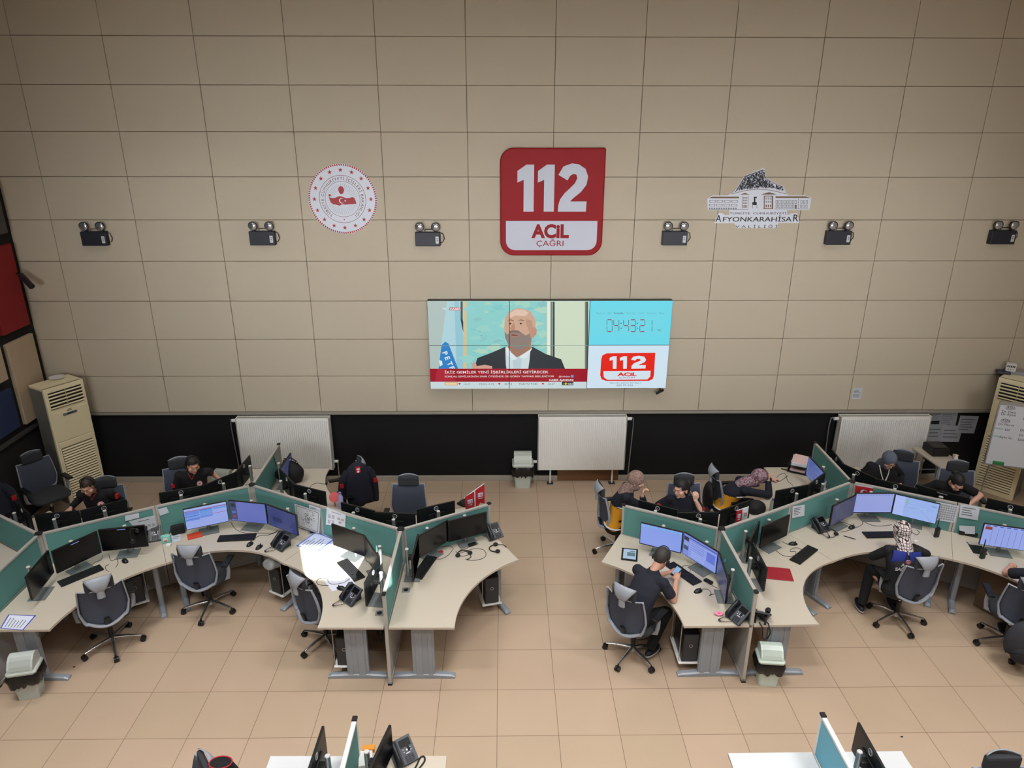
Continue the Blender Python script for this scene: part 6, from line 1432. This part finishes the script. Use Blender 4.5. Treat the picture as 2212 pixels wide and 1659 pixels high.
        hb2 = HM @ Vector((0, -.01, -.05)); mb.tube([hb2, hb2.lerp(N_, .5), N_, N_-up_s*.05, N_-up_s*.09], [.078, .080, .088, .105, .11], 20)
        if scarf.get('tail'):
            Tb = HM @ Vector((0, -.085, -.06))
            for s in (-1, 1): mb.tube([Tb, Tb+Vector((s*.04, -.03, -.05)), Tb+Vector((s*.08, -.04, -.13)), Tb+Vector((s*.10, -.035, -.20))], [.04, .045, .06, .065], 12, flat=.4)
        def cut(c_):
            q_ = HI @ c_; return q_.y > .03 and (q_.x/.058)**2+((q_.z+.018)/.086)**2 < 1
        so_ = remesh(mb, 'headscarf', t, scarf['mat'], .0065, 3, cut=cut); md = so_.modifiers.new('s', 'SOLIDIFY'); md.thickness = .004; md.offset = -1
    if extra: extra(t, HM, arms, N_, up_s, loc)
    return t
def head_set(t, HM, side=1):
    mb = MB(); mb.T = HM; mb.m(BLK); mb.tube([(.095*cos(a), -.01, .03+.118*sin(a)) for a in [pi*k/14 for k in range(15)]], .005, 8); mb.m(BLM)
    for s in (-1, 1): mb.sph((s*.092, -.005, -.008), (.016, .03, .034), 14, 10)
    mb.m(BLK); mb.tube([(side*.095, .01, -.03), (side*.085, .07, -.08), (side*.04, .115, -.085)], .003, 6); mb.sph((side*.04, .115, -.085), .008, 8, 6); mb.build('headset', None, t)
def badge(t, p, n, r_=.035, name='round_badge'):
    n = Vector(n).normalized(); p = Vector(p); mb = MB(); mb.m(mat('badge_white', (216, 190, 200), .5)); mb.cyl(p, p+n*.012, r_, n=20); mb.m(RED); u = n.cross(Vector((0, 0, 1))).normalized(); w_ = u.cross(n)
    mb.tube([p+n*.013+(u*cos(a)+w_*sin(a))*r_*.9 for a in [2*pi*k/20 for k in range(20)]], .003, 5, closed=True); mb.sph(p+n*.012, (.012, .006, .008), 8, 6); mb.build(name, None, t)
def collar(t, N_, up_s, col_):
    mb = MB(); mb.m(col_); mb.tube([N_+Vector((.05, .04, -.0)), N_+Vector((.03, .078, -.03)), N_+Vector((0, .105, -.085)), N_+Vector((-.03, .078, -.03)), N_+Vector((-.05, .04, 0))], [.006, .009, .007, .009, .006], 8); mb.build('collar', None, t)
BLACKC = mat('black_cloth', (12, 12, 18), .9)
def ex1(t, HM, arms, N_, up_s, loc):
    head_set(t, HM, -1); collar(t, N_, up_s, mat('collar_red', (150, 40, 44), .7)); q = N_-up_s*.17; badge(t, q+Vector((-.085, .11, .0)), (-.15, 1, .25), .04)
    S_, E_, H_ = arms[-1]; mb = MB(); mb.m(RED); c_ = S_.lerp(E_, .35); mb.box(c_+Vector((-.05, .03, .02)), (.03, .06, .055)); mb.build('arm_patch', None, t)
person('man in black polo shirt and headset at far left, looking down', (190, 1047, 1.20), 186, 10, -4, 22, Rh=(152, 1098, .79), Lh=(225, 1082, .79), shirt=BLACKC, hair='short', haircol=(44, 26, 22), extra=ex1, sleeve='long')
def ex2(t, HM, arms, N_, up_s, loc):
    head_set(t, HM, 1); collar(t, N_, up_s, mat('collar_red', (150, 40, 44), .7)); q = N_-up_s*.17; badge(t, q+Vector((-.085, .115, .0)), (-.15, 1, .25), .038)
    S_, E_, H_ = arms[1]; mb = MB(); mb.m(RED); c_ = S_.lerp(E_, .5); mb.box(c_+Vector((.045, .035, 0)), (.04, .05, .05)); mb.build('arm_patch', None, t)
person('man in a black polo with red collar reaching sideways to a screen, left group', (415, 1002, 1.22), 196, 10, 28, 18, Rh=(412, 1066, .78), Lh=(476, 1036, .86), shirt=BLACKC, hair='short', haircol=(18, 14, 14), extra=ex2)
# paramedic vests: navy yoke, yellow body
YEL = mat('vest_yellow', (214, 150, 30), .75, bump=.4, nscale=30); REFL = mat('reflective_band', (206, 214, 218), .35)
def vest(c_, N_, base):
    u = (c_.z-base.z)/(N_.z-base.z); 
    if abs(c_.x) > .185: return 0
    return 1 if u < .60 else 0
def pattern(name, c1, c2, scale, kind='voronoi'):
    if name in _M: return _M[name]
    m = mat(name, c1, .85); nt = m.node_tree; b = nt.nodes['Principled BSDF']; tc = nt.nodes.new('ShaderNodeTexCoord')
    mx = nt.nodes.new('ShaderNodeMixRGB'); mx.inputs[1].default_value = lin(c1)+(1,); mx.inputs[2].default_value = lin(c2)+(1,)
    if kind == 'voronoi':
        v_ = nt.nodes.new('ShaderNodeTexVoronoi'); v_.inputs['Scale'].default_value = scale; nt.links.new(tc.outputs['Object'], v_.inputs['Vector']); rp = nt.nodes.new('ShaderNodeValToRGB'); rp.color_ramp.elements[0].position = .2; rp.color_ramp.elements[1].position = .32; nt.links.new(v_.outputs['Distance'], rp.inputs[0]); nt.links.new(rp.outputs[0], mx.inputs[0])
    elif kind == 'wave':
        v_ = nt.nodes.new('ShaderNodeTexNoise'); v_.inputs['Scale'].default_value = scale; v_.inputs['Distortion'].default_value = 2.5; nt.links.new(tc.outputs['Object'], v_.inputs['Vector']); rp = nt.nodes.new('ShaderNodeValToRGB'); rp.color_ramp.elements[0].position = .45; rp.color_ramp.elements[1].position = .55; nt.links.new(v_.outputs['Fac'], rp.inputs[0]); nt.links.new(rp.outputs[0], mx.inputs[0])
    else:
        sep = nt.nodes.new('ShaderNodeSeparateXYZ'); nz_ = nt.nodes.new('ShaderNodeTexNoise'); nz_.inputs['Scale'].default_value = 14; nt.links.new(tc.outputs['Object'], nz_.inputs['Vector']); ml = nt.nodes.new('ShaderNodeMixRGB'); ml.blend_type = 'ADD'; ml.inputs[0].default_value = .06; nt.links.new(tc.outputs['Object'], ml.inputs[1]); nt.links.new(nz_.outputs['Color'], ml.inputs[2]); nt.links.new(ml.outputs[0], sep.inputs[0]); outs = []
        for ax in ('X', 'Y', 'Z'):
            a = nt.nodes.new('ShaderNodeMath'); a.operation = 'MULTIPLY'; a.inputs[1].default_value = scale; nt.links.new(sep.outputs[ax], a.inputs[0]); f_ = nt.nodes.new('ShaderNodeMath'); f_.operation = 'FRACT'; nt.links.new(a.outputs[0], f_.inputs[0]); g_ = nt.nodes.new('ShaderNodeMath'); g_.operation = 'LESS_THAN'; g_.inputs[1].default_value = .24; nt.links.new(f_.outputs[0], g_.inputs[0]); outs.append(g_)
        m1 = nt.nodes.new('ShaderNodeMath'); m1.operation = 'MAXIMUM'; nt.links.new(outs[0].outputs[0], m1.inputs[0]); nt.links.new(outs[2].outputs[0], m1.inputs[1]); nt.links.new(m1.outputs[0], mx.inputs[0])
    nt.links.new(mx.outputs[0], b.inputs['Base Color']); return m
def vest_bits(t, N_, base=Vector((0, 0, .54)), red_at=(0, -.10, 1)):
    c_ = base.lerp(N_, .62); mb = MB(); mb.m(REFL); n = 30
    r1, r2 = .165, .128
    for dz in (0,):
        mb.tube([c_+Vector((r1*cos(a), r2*sin(a), dz)) for a in [2*pi*k/n for k in range(n)]], .016, 6, closed=True, flat=.5)
    mb.build('reflective_band', None, t)
    c2 = base.lerp(N_, .02); mb = MB(); mb.m(REFL); mb.tube([c2+Vector((.18*cos(a), .142*sin(a), 0)) for a in [2*pi*k/n for k in range(n)]], .015, 6, closed=True, flat=.5); mb.build('reflective_band', None, t)
    mb = MB(); mb.m(mat('patch_red', (200, 50, 60), .6)); q = base.lerp(N_, .9); mb.sph(q+Vector((0, -.075, 0)), (.055, .03, .045), 16, 8); mb.build('back_patch', None, t)
sc1 = dict(mat=pattern('scarf_beige_print', (164, 138, 128), (108, 82, 78), 46, 'wave')); sc2 = dict(mat=pattern('scarf_burgundy_print', (112, 64, 76), (150, 136, 146), 22, 'wave')); sc3 = dict(mat=mat('scarf_grey_blue', (86, 92, 108), .85, bump=.3, nscale=60)); sc4 = dict(mat=pattern('scarf_checked', (216, 206, 204), (52, 30, 34), 34, 'check'), tail=True)
person('woman in a beige patterned headscarf and yellow-navy vest, hand at her chin', (1374, 1036, 1.22), -100, 14, 0, 18, Rh=(1387, 1070, 1.06), Re=(1394, 1100, .84), Lh=(1388, 1100, .78), shirt=[NAVY, YEL], zone=vest, sleeve='long', scarf=sc1, skin=SKIN2, fem=True, Rd=(-.2, .25, 1), Rup=(0, -1, 0), curlR=.9, extra=lambda t, HM, arms, N_, up_s, loc: vest_bits(t, N_))
def ex4(t, HM, arms, N_, up_s, loc):
    S_, E_, H_ = arms[-1]; mb = MB(); mb.m(mat('pencil_wood', (190, 160, 120), .5)); mb.tube([H_+Vector((.02, .0, .03)), H_+Vector((.075, .01, .13))], .005, 6); mb.build('pencil', None, t)
    for s in (-1, 1): S2, E2, H2 = arms[s]; mb = MB(); mb.m(RED); c_ = S2.lerp(E2, .5); mb.box(c_+Vector((s*.042, .042, 0)), (.05, .03, .045)); mb.build('arm_patch', None, t)
    q = N_-up_s*.2; badge(t, q+Vector((-.07, .13, -.02)), (-.1, 1, .3), .03)
person('dark-haired woman in navy shirt holding up a pencil, head turned left', (1472, 1055, 1.19), 176, 8, -52, 8, Rh=(1456, 1108, .78), Lh=(1502, 1080, 1.03), Le=(1516, 1108, .86), shirt=NAVY, hair='long', haircol=(16, 14, 16), skin=SKIN2, fem=True, Ld=(.1, -.1, 1), Lup=(0, 1, 0), curlL=1.0, extra=ex4)
person('woman in a burgundy patterned headscarf and yellow-navy vest leaning on her elbow', (1638, 1024, 1.04), -94, 36, 0, 46, Rh=(1660, 1042, .94), Re=(1668, 1070, .80), Lh=(1672, 1035, .78), shirt=[NAVY, YEL], zone=vest, sleeve='long', scarf=sc2, skin=SKIN2, fem=True, Rd=(-.1, .1, 1), Rup=(0, -1, 0), curlR=.9, extra=lambda t, HM, arms, N_, up_s, loc: vest_bits(t, N_))
def ex6(t, HM, arms, N_, up_s, loc):
    mb = MB(); mb.m(mat('lanyard_white', (214, 214, 208), .6)); q = N_
    mb.tube([q+Vector((.07, .06, .0)), q+Vector((.05, .125, -.1)), q+Vector((.005, .16, -.22))], .008, 6); mb.tube([q+Vector((-.07, .06, .0)), q+Vector((-.045, .125, -.1)), q+Vector((-.005, .16, -.22))], .008, 6); mb.build('lanyard', None, t)
    mb = MB(); mb.m(mat('tag_orange', (206, 90, 40), .5)); mb.box(q+Vector((0, .168, -.25)), (.03, .006, .06)); mb.build('lanyard_tag', None, t)
person('woman in a grey headscarf and black cape with a white lanyard', (1921, 990, 1.20), 172, 10, 10, 30, Rh=(1893, 1046, .79), Lh=(1945, 1048, .78), shirt=BLACKC, sleeve='long', scarf=sc3, skin=SKIN, fem=True, cloak=True, extra=ex6)
person('dark-haired woman in a black short-sleeved top bending over her desk at right', (2069, 1034, 1.14), 168, 24, 4, 40, Rh=(2014, 1052, .80), Lh=(2092, 1092, .80), Le=(2118, 1070, .86), shirt=BLACKC, hair='long', haircol=(14, 12, 14), skin=SKIN2, fem=True)
def ex8(t, HM, arms, N_, up_s, loc):
    head_set(t, HM, -1); a, b = arms[1][2], arms[-1][2]; q = (a+b)/2+Vector((0, .07, .03))
    mb = MB(); mb.T = Matrix.Translation(q) @ Matrix.Rotation(R(-10), 4, 'Z') @ Matrix.Rotation(R(35), 4, 'X'); mb.m(BLK); mb.box((0, 0, 0), (.075, .15, .009), bev=.003); mb.m(scr((150, 190, 230), .8)); mb.face([(-.033, -.05, .0055), (.033, -.05, .0055), (.033, .05, .0055), (-.033, .05, .0055)]); o = mb.build('mobile_phone'); o.matrix_world = Matrix.Translation(t.location) @ Matrix.Rotation(t.rotation_euler.z, 4, 'Z'); tag(o, 'mobile phone held by the seated man in the dark T-shirt', 'phone')
def ex8b(t, HM, arms, N_, up_s, loc):
    ex8(t, HM, arms, N_, up_s, loc)
person('man in dark navy T-shirt with headset, bent over a phone', (1429, 1200, 1.15), -47, 32, 0, 36, Rh=(1461, 1252, .86), Re=(1452, 1292, .80), Lh=(1446, 1236, .84), shirt=mat('tshirt_navy', (28, 30, 44), .9), hair='short', haircol=(52, 46, 44), skin=SKIN, extra=ex8b, curlR=.8, curlL=.8, legs={1: ((.15, .40, .50), (.13, .16, .13)), -1: ((-.13, .42, .50), (-.14, .38, .09))})
def ex9(t, HM, arms, N_, up_s, loc):
    mb = MB(); base = Vector((0, 0, .54)); BLU = mat('cape_blue', (18, 40, 130), .75, bump=.4, nscale=30); mb.m(BLU)
    for s in (-1, 1):
        rows = []
        for j in range(8):
            u = 1.0-.042*j; c_ = base.lerp(N_, u); w0 = .012+.003*j; w1 = .15+.002*j
            rows.append([c_+Vector((s*(w0+(w1-w0)*i/7), -.112-.008*j/7-.012*sin(pi*j/7)-.006*sin(i*2.2)-.035*(1-((w0+(w1-w0)*i/7)/.16)**2)*1.0+.03, 0)) for i in range(8)])
        mb.grid(rows, -.012)
    mb.build('blue_scarf_end', None, t)
    mb = MB(); mb.m(mat('badge_white', (216, 190, 200), .5)); q = base.lerp(N_, .80)+Vector((0, -.165, 0)); mb.sph(q, (.032, .008, .03), 16, 8); mb.m(RED); mb.tube([q+Vector((.026*cos(a), -.007, .025*sin(a))) for a in [2*pi*k/18 for k in range(18)]], .004, 5, closed=True); mb.build('back_badge', None, t)
    mb = MB(); mb.m(WHT); q = base.lerp(N_, .62)+Vector((-.045, -.185, 0)); text_on(mb, 'A', (q.x-.02, q.y, q.z+.055), (1, 0, 0), (0, 0, 1), height=.04, bold=.04, center=True); text_on(mb, 'SAĞLIK', (q.x, q.y, q.z-.005), (1, 0, 0), (0, 0, 1), width=.19, bold=.04, center=True); mb.build('back_lettering', None, t)
person('woman in a black and white checked headscarf seen from behind at the right group', (1949, 1146, 1.10), -8, 26, 6, 22, Rh=(1968, 1178, .80), Re=(2000, 1196, .82), Lh=(1928, 1178, .80), Le=(1900, 1196, .82), shirt=mat('jacket_black', (14, 15, 22), .8, bump=.4, nscale=40), sleeve='long', scarf=sc4, skin=SKIN2, fem=True, side=8, width=1.08, extra=ex9, legs={1: ((.13, .42, .50), (.14, .30, .10)), -1: ((-.18, .36, .50), (-.26, .22, .10))})
def ex10(t, HM, arms, N_, up_s, loc):
    base = Vector((0, 0, .54)); mb = MB(); mb.m(mat('print_silver', (190, 200, 206), .5)); q = base.lerp(N_, .62)+Vector((0, -.165, 0)); text_on(mb, '112', (q.x, q.y, q.z), (1, 0, 0), (0, 0, 1), width=.2, bold=.05, center=True); mb.build('back_lettering', None, t)
person('person in navy T-shirt with 112 on the back at the right frame edge', (2262, 1196, 1.18), -14, 24, 0, 25, Rh=(2290, 1200, .80), Lh=(2186, 1222, .80), Le=(2172, 1238, .84), shirt=mat('tshirt_navy', (28, 30, 44), .9), hair='short', haircol=(30, 26, 26), extra=ex10)
